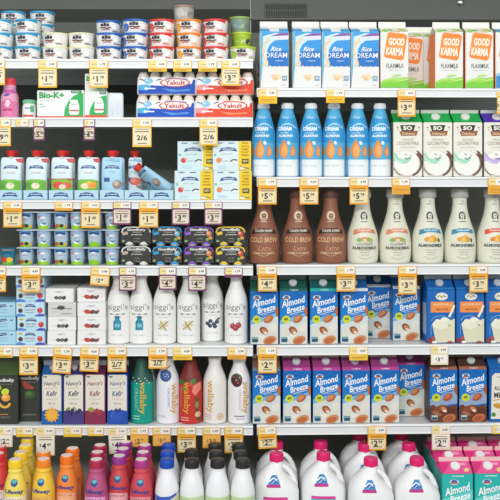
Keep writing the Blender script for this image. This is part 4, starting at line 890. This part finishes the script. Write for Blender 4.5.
for i, x in enumerate((42.3, 93.6)):
    for j in range(3):
        put('cups%d' % i, cups(CK[i]), x, 'L', 3, .014, f"pack of small yogurt cups with green bases, {lv[j]} of the {('left', 'right')[i]} cup stack", g, j * 17.75 / 306)
def onecup():
    b = MB(1 / 305); b.lathe([(6, 0), (6.4, .8), (7.2, 15.4), (7.6, 15.6), (7.6, 16.2), (7, 16.6)], mat('2a7f98', .3), seg=24)
    def fy(x, z): q = 6.4 + z / 15.4 * .8; x = max(-q * .97, min(q * .97, x)); return x, -math.sqrt(q * q - x * x) * 1.006
    d = Deco(b, 0, 0, fy, 7.2, (.3, 16), True); d.r(-8, 8, -4, -.4, '6cb83c'); d.e(-2.4, -5.6, 3.2, 2.8, 'd8402f'); d.e(2.6, -5.4, 3, 2.4, 'f0c83a'); d.line([(-4, -12), (0, -13), (4, -12)], 1.8, '1d4a78'); d.r(-8, 8, -16, -14.8, 'c98a6c')
    o = b.build('yogurt_cup'); o['category'] = 'cup'; return o
put('oc', onecup, 8.4, 'L', 3, .036, 'teal yogurt cup with strawberry and lemon picture, alone at the left', 'teal yogurt cups')
put('oc', None, -8, 'L', 3, .036, 'teal yogurt cup cut off by the left edge', 'teal yogurt cups')
def sleeve4(acc, fr, chip):
    def go():
        r = root('yogurt_sleeve_pack', 'multipack'); S = 1 / 307; b = MB(S); a = 15
        pts = [(-a, 2.4), (-a, 13), (-a + 1.6, 17), (-a + 5, 19.2), (a - 5, 19.2), (a - 1.6, 17), (a, 13), (a, 2.4)]
        n = len(pts); dk = mat('3a3b38', .4)
        b.add([(x, 0, z) for x, z in pts] + [(x, 24, z) for x, z in pts], [[i, (i + 1) % n, n + (i + 1) % n, n + i] for i in range(n)] + [list(range(n)), list(range(n, 2 * n))], dk)
        d = Deco(b, 136, 246.4, lambda x, z: (x, 0), 14.9, (2.5, 19.1))
        d.line([(121.8, 233.4), (123, 229.6), (127, 227.7), (145, 227.7), (149, 229.6), (150.4, 233)], 1.5, acc)
        d.t('GoodBelly', 136.4, 230.6, 18.5, 3.3, 'f2f2ee', .03); d.t('YOGURT', 137, 233, 9, 1.2, 'd0d0ca', .01); d.t('probiotic', 137, 235.4, 11, 1.7, 'e2e2dc', .02); d.t('nonfat', 137, 239.2, 6, 1.1, 'b8b8a8', 0); d.t('5.3 oz', 137, 242, 5.6, 1, 'c8c8b8', 0)
        d.p([(122.4, 233.4), (126.6, 232), (128, 232.8), (128, 235), (123.4, 236), (122.4, 235.4)], chip); d.e(123.4, 241.6, 1.5, 1.1, '8fae7c')
        if fr:
            d.e(146, 234.4, 2.8, 2.8, fr); d.e(145.2, 233.6, 1.2, 1.1, 'f0c8a0'); d.e(147.6, 238.6, 2, 1.6, 'd9a04a'); d.e(144.4, 240, 1.6, 1.6, '7fa860')
        b.build('sleeve', r)
        for q in (-6.6, 7.4):
            c = MB(S); c.loft([(q, 10, 4.9, 9.7, 0), (q, 10, 5.1, 10.4, .5), (q, 10, 5.1, 10.5, 1.2), (q, 10, 3.6, 10.2, 2.2, ), (q, 10, 1.8, 9.9, 3)], mat('e9e9ee', .3), 20, 2.2); c.loft([(q, -.35, 4.2, .5, 1.4), (q, -.35, 3, .6, 2.8), (q, -.3, 1.2, .3, 4)], mat(acc, .35), 16); c.build('cup', r)
        return r
    return go
g = 'black sleeved yogurt four packs'
for i, (x, acc, fr, chip, nm) in enumerate(((136, 'd8d8d2', None, 'c3a99a', 'white trimmed'), (167, '2f93c8', '6cb4d8', '3a9ccc', 'blue trimmed'), (198.8, '7a4ab0', 'dc8060', '9a5ac8', 'purple trimmed'), (230.4, 'e0c02e', 'd84a3c', 'e8c43a', 'yellow trimmed'))):
    for j in range(2): put('gb%d' % i, sleeve4(acc, fr, chip), x, 'L', 3, .014, f"{('lower', 'upper')[j]} black yogurt sleeve pack, {nm}", g, j * 19.5 / 307)

# ------------------------------------------------------------------ fifth left shelf boxes
def art_tube(l):
    def f(d):   # 17-45.6, 331.6-345.6
        d.t('NEW', 21, 334.4, 3.6, 1.3, 'c9a83c', .02); d.r(18.6, 23.4, 333.2, 335.4, 'e6d27a'); d.t('new', 21, 334.3, 3, 1, '4a4a30', .02)
        d.p([(25.4, 336.6), (27, 333.8), (31, 333.2), (35, 333.8), (36.6, 336.6), (32, 335.8), (29, 335.8)], '2d5288'); d.t('organic', 31, 334.6, 7.6, 1.1, 'dfeaf2', .03)
        d.e(21.4, 339.8, 2.3, 2.3, '5a3c3a'); d.e(40.8, 339.4, 2.8, 2.8, 'd04444'); d.e(40.6, 338, .8, .6, 'f0a090'); d.t('CHERRY BERRY', 30.6, 339, 11, 1.3, 'c0705a', .01); d.line([(26, 341.6), (35, 341.6)], .6, '7aa890')
        d.p([(17.4, 343.6), (20, 342.6), (26, 344), (26, 345.4), (17.4, 345.4)], '5a8ad0'); d.p([(36, 344.4), (40, 342.8), (45.4, 343.2), (45.4, 345.4), (36, 345.4)], '5a5ab8')
    return f
TB = box_thing('yogurt_tube_box', 'box', 17, 45.4, 331.4, 345.6, 44, mat('bfe0ee'), art_tube(1), 1 / 309)
five = ['bottom', 'second', 'middle', 'fourth', 'top']
for j in range(5): put('tube', TB, 31.2 + (-.8, .3, -.9, -.4, -.8)[j] + (0 if j < 3 else -.3), 'L', 4, .01 if j < 3 else .022, f"light blue fruit yogurt tube box, {five[j]} of the stack of five", 'light blue tube boxes, five high', j * 14.25 / 309, rot=(0, -1, .6, -.5, 1)[j])
def art_tubeb(d):
    d.r(-22, 17, 332, 345, 'a8d4e8'); d.p([(-2, 337), (1, 333.8), (6, 333.6), (7.6, 335.6), (3, 336.6)], '2d5288'); d.t('organic', 2.6, 335.2, 8, 1.2, 'dfeaf2', .03); d.r(10.4, 12.8, 334.6, 336, '4a8aa8'); d.t('SMOOTHIES', 1.6, 339, 12, 1.3, '9a9a8c', 0); d.line([(-4, 341.6), (8, 341.6)], .5, '8ab4c8')
TB2 = box_thing('yogurt_tube_box', 'box', -26, 15.8, 331.4, 345.6, 42, mat('8cc4e0'), art_tubeb, 1 / 309)
for j in range(3): put('tubeb', TB2, -5 - .2 * j, 'L', 4, .012, f"pale blue box at the left edge, {lv[j]} of a stack of three", 'pale blue boxes at the left edge', j * 14.25 / 309)
def art_skyrbox(kind):
    def f(d):   # 46-74, 331.6-345.6
        d.t("siggi's", 60, 334.6, 8, 2.2, '8c8c88', 0); d.line([(50, 340.4), (56, 340.4)], .3, 'b4b4b0')
        if kind == 'w':
            for k in range(3): d.e(57 + k * 3.8, 340.6, 2.2, 1.8, ('5a5a5e', '74706c', '48484e')[k], 20 * k)
        elif kind == 'flip': d.r(50, 70, 336.6, 338, 'a0a09c'); d.e(59, 336.6, 4, 1.9, '4c4c50'); d.e(64, 342.4, 6, 1, 'b2b2b6')
        else:
            d.e(56, 340.4, 3.4, 2.2, 'c04a3e', -10); d.e(61, 340.6, 2.8, 2, '7c4a40', 20); d.e(64.8, 341, 2.4, 1.7, '6a5450'); d.e(67, 339.6, 1, 1.2, 'a8503e')
    return f
def skb(kind): return box_thing('skyr_tube_box', 'box', 46, 74, 331.4, 345.4, 44, mat('edecea') if kind != 'flip' else mat('d6d4d0'), art_skyrbox(kind), 1 / 309)
g = 'white skyr boxes'
four = ['bottom', 'second', 'third', 'top']
for j in range(4): put('skb_' + ('flip' if j == 2 else 'w'), skb('flip' if j == 2 else 'w'), (61.4, 62, 62, 59.4)[j], 'L', 4, .012, f"white box with grey fruit print, {four[j]} of the left white stack" if j != 2 else 'upside down greyish box, third of the left white stack', g, (0, 14.1, 28.2, 42.3)[j] / 309, rot=(0, 1, 0, -1.5)[j])
for j in range(4): put('skb_r', skb('r'), (91.4, 91.6, 91.4, 91.2)[j], 'L', 4, .012 if j < 3 else .03, f"white box with red fruit print, {four[j]} of the right white stack", g, (0, 14.1, 28.2, 42.3)[j] / 309, rot=(0, -.8, .8, 0)[j])

# ------------------------------------------------------------------ sixth left shelf cartons
def art_juice(kind):
    def f(d):  # -10 .. 18.4, 361-426
        d.t('goodbelly', 3.4, 382.4, 21, 4.2, 'eceae2', .03); d.line([(-6, 386), (12, 386)], .4, '8a8a80')
        if kind == 'mango':
            d.e(5, 393.6, 4, 3.4, 'c9d83c', 20); d.e(-2, 389.6, 3.4, 3, '9fc23c'); d.e(5.6, 399.4, 4.6, 3.8, 'e89a3c'); d.e(4.6, 398.4, 2.4, 2, 'f3c06a'); d.ring(4.6, 404, 6.4, 6, 2.4, 'e8b04a', 190, 350); d.e(-4, 397, 4, 3, 'e0c84a')
            d.line([(0, 416), (8, 416)], .8, 'd88a3c')
        else:
            d.p([(-3, 384.6), (-.5, 385), (8.6, 391.8), (7, 393.2), (-.6, 392.6), (-3.2, 389)], 'a8463c'); d.e(4, 398.6, 5.4, 4.6, '3c5a34'); d.e(3, 397.6, 3, 2.4, '56783f')
        d.t('PROBIOTIC', 4, 419, 13, 1.6, '9a9a8c', 0)
    return f
G_mango = gable_carton('juice_carton', 4.2, 426, 27.6, 49, 58, 63.6, '383a34', '4a6038', '4d5f3e', art_juice('mango'), dep=27, side='25271f')
G_melon = gable_carton('juice_carton', 4.2, 426, 21, 49, 58, 63.6, '383a34', '383a34', '33352e', art_juice('melon'), dep=24, side='25271f')
put('mango', G_mango, 4.4, 'L', 5, .018, 'black juice carton with mango and orange print at left edge')
put('melon', G_melon, 30, 'L', 5, .05, 'black juice carton with watermelon slice, set back in shade')
def art_nancy(c, berry, txt):
    def f(d):   # 63-84, 362-426
        x = 73.5
        d.p([(x - 9.4, 414), (x - 9.4, 378), (x - 8, 376.4), (x + 8, 376.4), (x + 9.4, 378), (x + 9.4, 414)], 'e6dfcf'); d.p([(x - 10.3, 413), (x - 6, 411), (x, 413.4), (x + 5, 411.4), (x + 10.3, 413), (x + 10.3, 425.8), (x - 10.3, 425.8)], c)
        d.e(x - 6.6, 378.4, 2, 1, '6f8a5c'); d.t("Nancy's", x, 385.4, 15.6, 5.6, txt, .01, .25, 4); d.line([(x - 7, 390), (x + 5, 389.4)], .3, 'a49a86'); d.t('Kefir', x, 395, 10.8, 5.4, txt, .015, .25, 3); d.line([(x - 6, 400.6), (x + 6, 400.6)], .4, 'b5ab98'); d.t('32 oz', x, 405, 7, 1.4, '6a655a', .02)
        if berry == 'sun':
            pts = []
            for k in range(24): q = k / 24 * 2 * math.pi; rr = 8 if k % 2 == 0 else 5.8; pts.append((x + rr * math.cos(q), 416.4 + rr * math.sin(q)))
            d.put([(x, 416.4)] + pts, [[0, 1 + k, 1 + (k + 1) % 24] for k in range(24)], 'e8a63a'); d.e(x, 416.4, 4.8, 4.8, 'f0b64a')
        else:
            if berry == 'blueb': d.e(x, 417.4, 6.4, 6.2, '2f56b4'); d.ring(x, 417.4, 6, 5.8, .5, '6a8ad8', 100, 200); d.p([(x - 4, 412), (x - 1, 409.4), (x, 411.6), (x + 3, 409), (x + 4, 412.6), (x, 413.6)], '264488')
            elif berry == 'grape':
                for a, b_ in ((-5, 413), (-1, 411.6), (3, 413.4), (6, 411.8), (-2, 415.4)): d.e(x + a, b_, 2, 1.8, '3a3460')
                d.e(x - 5.6, 410.4, 2.6, 1.3, '7f9a4c', 30); d.e(x + 1, 409.6, 2, 1, '8faa55', -20)
            else:
                for a, b_ in ((-2, 412.6), (2, 412), (5.6, 413), (3.6, 415)): d.e(x + a, b_, 2.2, 2, 'a83a4c')
                d.p([(x - 7, 410), (x - 4, 408.4), (x - 1, 410), (x - 2, 413), (x - 6, 413)], '9aa64c')
    return f
g = 'kefir cartons on the sixth left shelf'
for i, (x, c, top, berry, txt, l) in enumerate(((51.8, '1f5fa8', '2a66a4', 'sun', '3a4a6a', 'kefir carton with blue base and orange sun picture'), (73.6, '4a3f80', '3f3c78', 'grape', '3a3f58', 'kefir carton with violet base and dark berries'), (95, '8a2f50', '6a2c48', 'rasp', '8a3a48', 'kefir carton with maroon base and red berries'), (117.4, '2450a8', '23407c', 'blueb', '34568a', 'kefir carton with royal blue base and big blueberry'))):
    G = gable_carton('kefir_carton', 73.5, 426, 20.8, 50.5, 57, 62.6, c, top, '8d93a6', art_nancy(c, berry, txt), cap='c9c4cc', dep=21, side=c, capz=54.6, capr=3)
    put('nancy%d' % i, G, x, 'L', 5, .016, l + ' on sixth left shelf', g)

# ------------------------------------------------------------------ price tags
def price(d, x, y, txt, h, col='33312c'):
    if '/' in txt or len(txt) < 3: d.t(txt, x, y, len(txt) * h * .6, h * .86, col, .02); return
    a, b = txt.split('.')
    d.t('$', x - h * .82, y - h * .12, None, h * .55, col, .01); d.t(a, x - h * .22, y, None, h, col, .035); d.t(b, x + h * .56, y - h * .22, None, h * .5, col, .02)
TAGN = [0]
def tag(bay, sh, px, y0, y1, w, style, txt, label, rail=True, tilt=0, d=-.0062):
    """card y0..y1 (photo rows) hung in the price rail of the shelf"""
    b = MB(1 / 310); a = w / 2; lip0, lip1 = SH[bay][sh], LIPB[bay][sh]; top = lip0 + 1.6
    bord, pan, ink = {'y': ('eea62a', 'ecdcb0', '33312c'), 'Y': ('f2bd1e', 'efe4c0', '33312c'), 'p': ('7c4468', 'e3d5c3', '33312c'), 'w': ('ead9b4', 'f2eee0', '33312c'), 'o': ('eba63a', 'efb65a', '7a5a2a'), 's': ('eec23c', 'f0dca0', '6a5a3a')}[style]
    D = lambda: None
    b.box(-a, a, -.0, .3, -(y1 - y0), 0, bord, .1)
    d_ = Deco(b, px, y0, lambda x, z: (x, 0), a - .1, (-(y1 - y0) + .1, -.1))
    def cut_label(x0, x1, ya, yb):
        d_.r(x0, x1, ya, yb, 'f3efe2'); d_.r(x0, x0 + (x1 - x0) * .42, ya, yb, 'f2dc98'); d_.t(('1.79', '4.69', '3.49')[TAGN[0] % 3], x0 + (x1 - x0) * .74, (ya + yb) / 2, (x1 - x0) * .32, (yb - ya) * .34, '46423a', .03); d_.line([(x0 + 1.4, (ya + yb) / 2), (x0 + (x1 - x0) * .38, (ya + yb) / 2)], .8, 'c2a862')
    TAGN[0] += 1
    yy = y0
    if rail and y0 < lip1 - 4:
        cut_label(px - a + .8, px + a - .8, y0 + .5, min(lip1 - 1, y0 + 7.2)); yy = min(lip1 - 1, y0 + 7.2)
    hh = y1 - yy
    if txt and hh > 8:
        q = .9 if style != 'p' else 1.1
        my = (yy + y1) / 2
        yt = yy + (4.6 if hh > 14 and style in 'yo' else 1.6)
        d_.p([(px - a + q + 1, yt), (px + a - q - 1, yt), (px + a - q, yt + 1), (px + a - q, y1 - 2.6), (px + a - q - 1, y1 - 1.6), (px - a + q + 1, y1 - 1.6), (px - a + q, y1 - 2.6), (px - a + q, yt + 1)], pan)
        if hh > 14: d_.line([(px - a + 3, yy + 3.2), (px + a - 3, yy + 3.2)], .7, '8a6420'); d_.line([(px - a + 2.4, yy + 5.6), (px + a - 2.4, yy + 5.6)], .9, '6f5526')
        price(d_, px, my + (1.2 if hh > 14 else .4), txt, min(6.0, hh * .36), ink)
        if hh > 12: d_.line([(px - 4.4, y1 - 3.6), (px + 4.6, y1 - 3.6)], .8, '7a6a48')
    elif hh > 3:
        d_.line([(px - a + 2, yy + hh * .5), (px + a - 2, yy + hh * .5)], .7, 'b98a30'); d_.line([(px - a + 3, yy + hh * .75), (px + a - 5, yy + hh * .75)], .5, 'c99a40')
    o = b.build('price_tag')
    x, y = locate(px, d, bay); o.location = (x, y, EYE - (y0 - VY) / F * (DIST + y)); o.rotation_euler = (0, math.radians(tilt), BAY_A if bay == 'R' else 0)
    o['label'] = label; o['category'] = 'price tag'; o['group'] = 'price tags on the shelf rails'
NTH = {'L': ['top', 'second', 'third', 'fourth', 'fifth', 'sixth'], 'R': ['top', 'second', 'third', 'fourth', 'fifth']}
KIND = {'y': 'yellow bordered', 'Y': 'bright yellow', 'p': 'purple edged', 'w': 'pale cream', 'o': 'orange', 's': 'small yellow'}
T = {('L', 0): [(-4, 60, 85, 18, 'Y', '1.79'), (47.6, 60.4, 87.6, 18.6, 'Y', '1.79'), (98.6, 60.4, 87.6, 18.6, 'Y', '1.79'), (157.6, 60.4, 71.6, 18.4, 's', ''), (182.4, 60.4, 71.6, 18.4, 's', ''), (207.6, 60.4, 71.6, 18.4, 's', ''), (230.6, 60.6, 85.6, 18.2, 'Y', '3.79')],
     ('L', 1): [(3, 119, 146, 15.6, 'Y', '9.99'), (22, 119.2, 126, 13, 's', ''), (39, 119.2, 140.4, 11.4, 'p', '5.49'), (89.2, 119.2, 140.4, 11.4, 'p', '4.99'), (142, 119.2, 147, 19, 'Y', '2/6'), (208.6, 119.2, 145.4, 18, 'Y', '2/6')],
     ('L', 2): [(12.6, 202, 227.4, 18.8, 'y', '1.49'), (63.6, 202, 210.6, 18, 'o', ''), (90.6, 202, 228, 19, 'y', '1.49'), (122, 202, 224.6, 18.4, 'p', '1.49'), (148.6, 202, 227.4, 19, 'y', '1.99'), (180.8, 202, 225, 18, 'p', '3.99'), (213.4, 202, 225, 18, 'p', '3.99')],
     ('L', 3): [(-3, 267.4, 292, 18, 'y', '2.99'), (31, 267.4, 292.4, 18.6, 'y', '3.39'), (100.6, 267.4, 285.6, 19, 'y', '2.49', 4), (127.6, 267.6, 291, 17.4, 'p', '3.49'), (167.6, 267.4, 290, 17.6, 'p', '4.79'), (197.2, 267.4, 291, 18, 'p', '4.99'), (233.6, 267.6, 277.4, 18, 'p', '')],
     ('L', 4): [(5, 347.4, 357.6, 15, 's', ''), (28.6, 347.2, 375, 18.6, 'y', '3.99'), (63, 347.4, 373.4, 18.6, 'y', '3.49', 4), (90, 347.4, 371.6, 18.6, 'y', '3.49', 3), (117, 347.2, 372, 18.8, 'y', '2/7'), (157.8, 347.4, 368.6, 18.6, 'y', '2/7'), (182.6, 347.4, 360, 19, 's', ''), (236.8, 347.4, 359.4, 18.6, 'o', '')],
     ('L', 5): [(5, 427.6, 447, 15, 'w', '2.99'), (24.6, 427.6, 437, 17, 's', ''), (45.4, 427.4, 455.4, 18.6, 'w', '4.49'), (72.6, 427.6, 437, 18, 's', ''), (95.6, 427.6, 436, 16, 's', ''), (117.2, 428.4, 453.6, 18.4, 'w', '4.49', -3), (139.4, 427.6, 447, 18, 'o', '3.79'), (161.8, 427.6, 446, 18, 'o', '3.79'), (186.6, 427.4, 452.6, 18.6, 'y', '3.99'), (211.6, 427.6, 448, 18, 'o', '3.79'), (233.8, 427.4, 453, 18.6, 'y', '3.99')],
     ('R', 0): [(267.8, 89, 103.6, 18.6, 'Y', ''), (335.4, 89.6, 103, 18.6, 'Y', ''), (406.6, 89.6, 116.6, 18, 'y', '3.49'), (503, 92, 114, 12, 'Y', '3.49')],
     ('R', 1): [(267.4, 178, 204.4, 18.8, 'y', '5.79'), (309, 178, 204.4, 18.8, 'y', '5.79'), (359, 178, 204.4, 18.8, 'y', '5.79'), (401, 178, 194.4, 18.4, 'o', ''), (497, 178, 194.4, 18.4, 'o', '')],
     ('R', 2): [(267.4, 266.4, 291.4, 18.8, 'y', '4.69'), (346, 266.4, 291.6, 18.8, 'y', '3.79'), (407.6, 266.2, 294.4, 18.8, 'y', '3.79'), (478.6, 266.2, 292.4, 18.8, 'y', '3.79')],
     ('R', 3): [(267.4, 347, 373.2, 18.8, 'y', '2.99'), (358.6, 347, 360.4, 18.6, 's', ''), (439.6, 346, 365, 17.6, 'w', '3.79')],
     ('R', 4): [(266.8, 427, 448.6, 18.6, 'y', '2.99', -3), (377, 426.4, 450.4, 18.6, 'y', '2.99'), (441, 426, 450, 18.4, 'w', '2.99'), (498, 425.6, 434, 12, 's', '')]}
for (bay, sh), L in T.items():
    cnt = len(L)
    for i, t in enumerate(L):
        pos = 'leftmost' if i == 0 else 'rightmost' if i == cnt - 1 else f"{ORD[i]} from left"
        price_txt = f" reading {t[5]}" if t[5] else ''
        nm = f"{KIND[t[4]]} price tag{price_txt}, {pos} on the {NTH[bay][sh]} {'left' if bay == 'L' else 'right'} shelf rail"
        tag(bay, sh, t[0], t[1], t[2], t[3], t[4], t[5], nm, tilt=t[6] if len(t) > 6 else 0, d=-.0062 - (i % 3) * .0012)
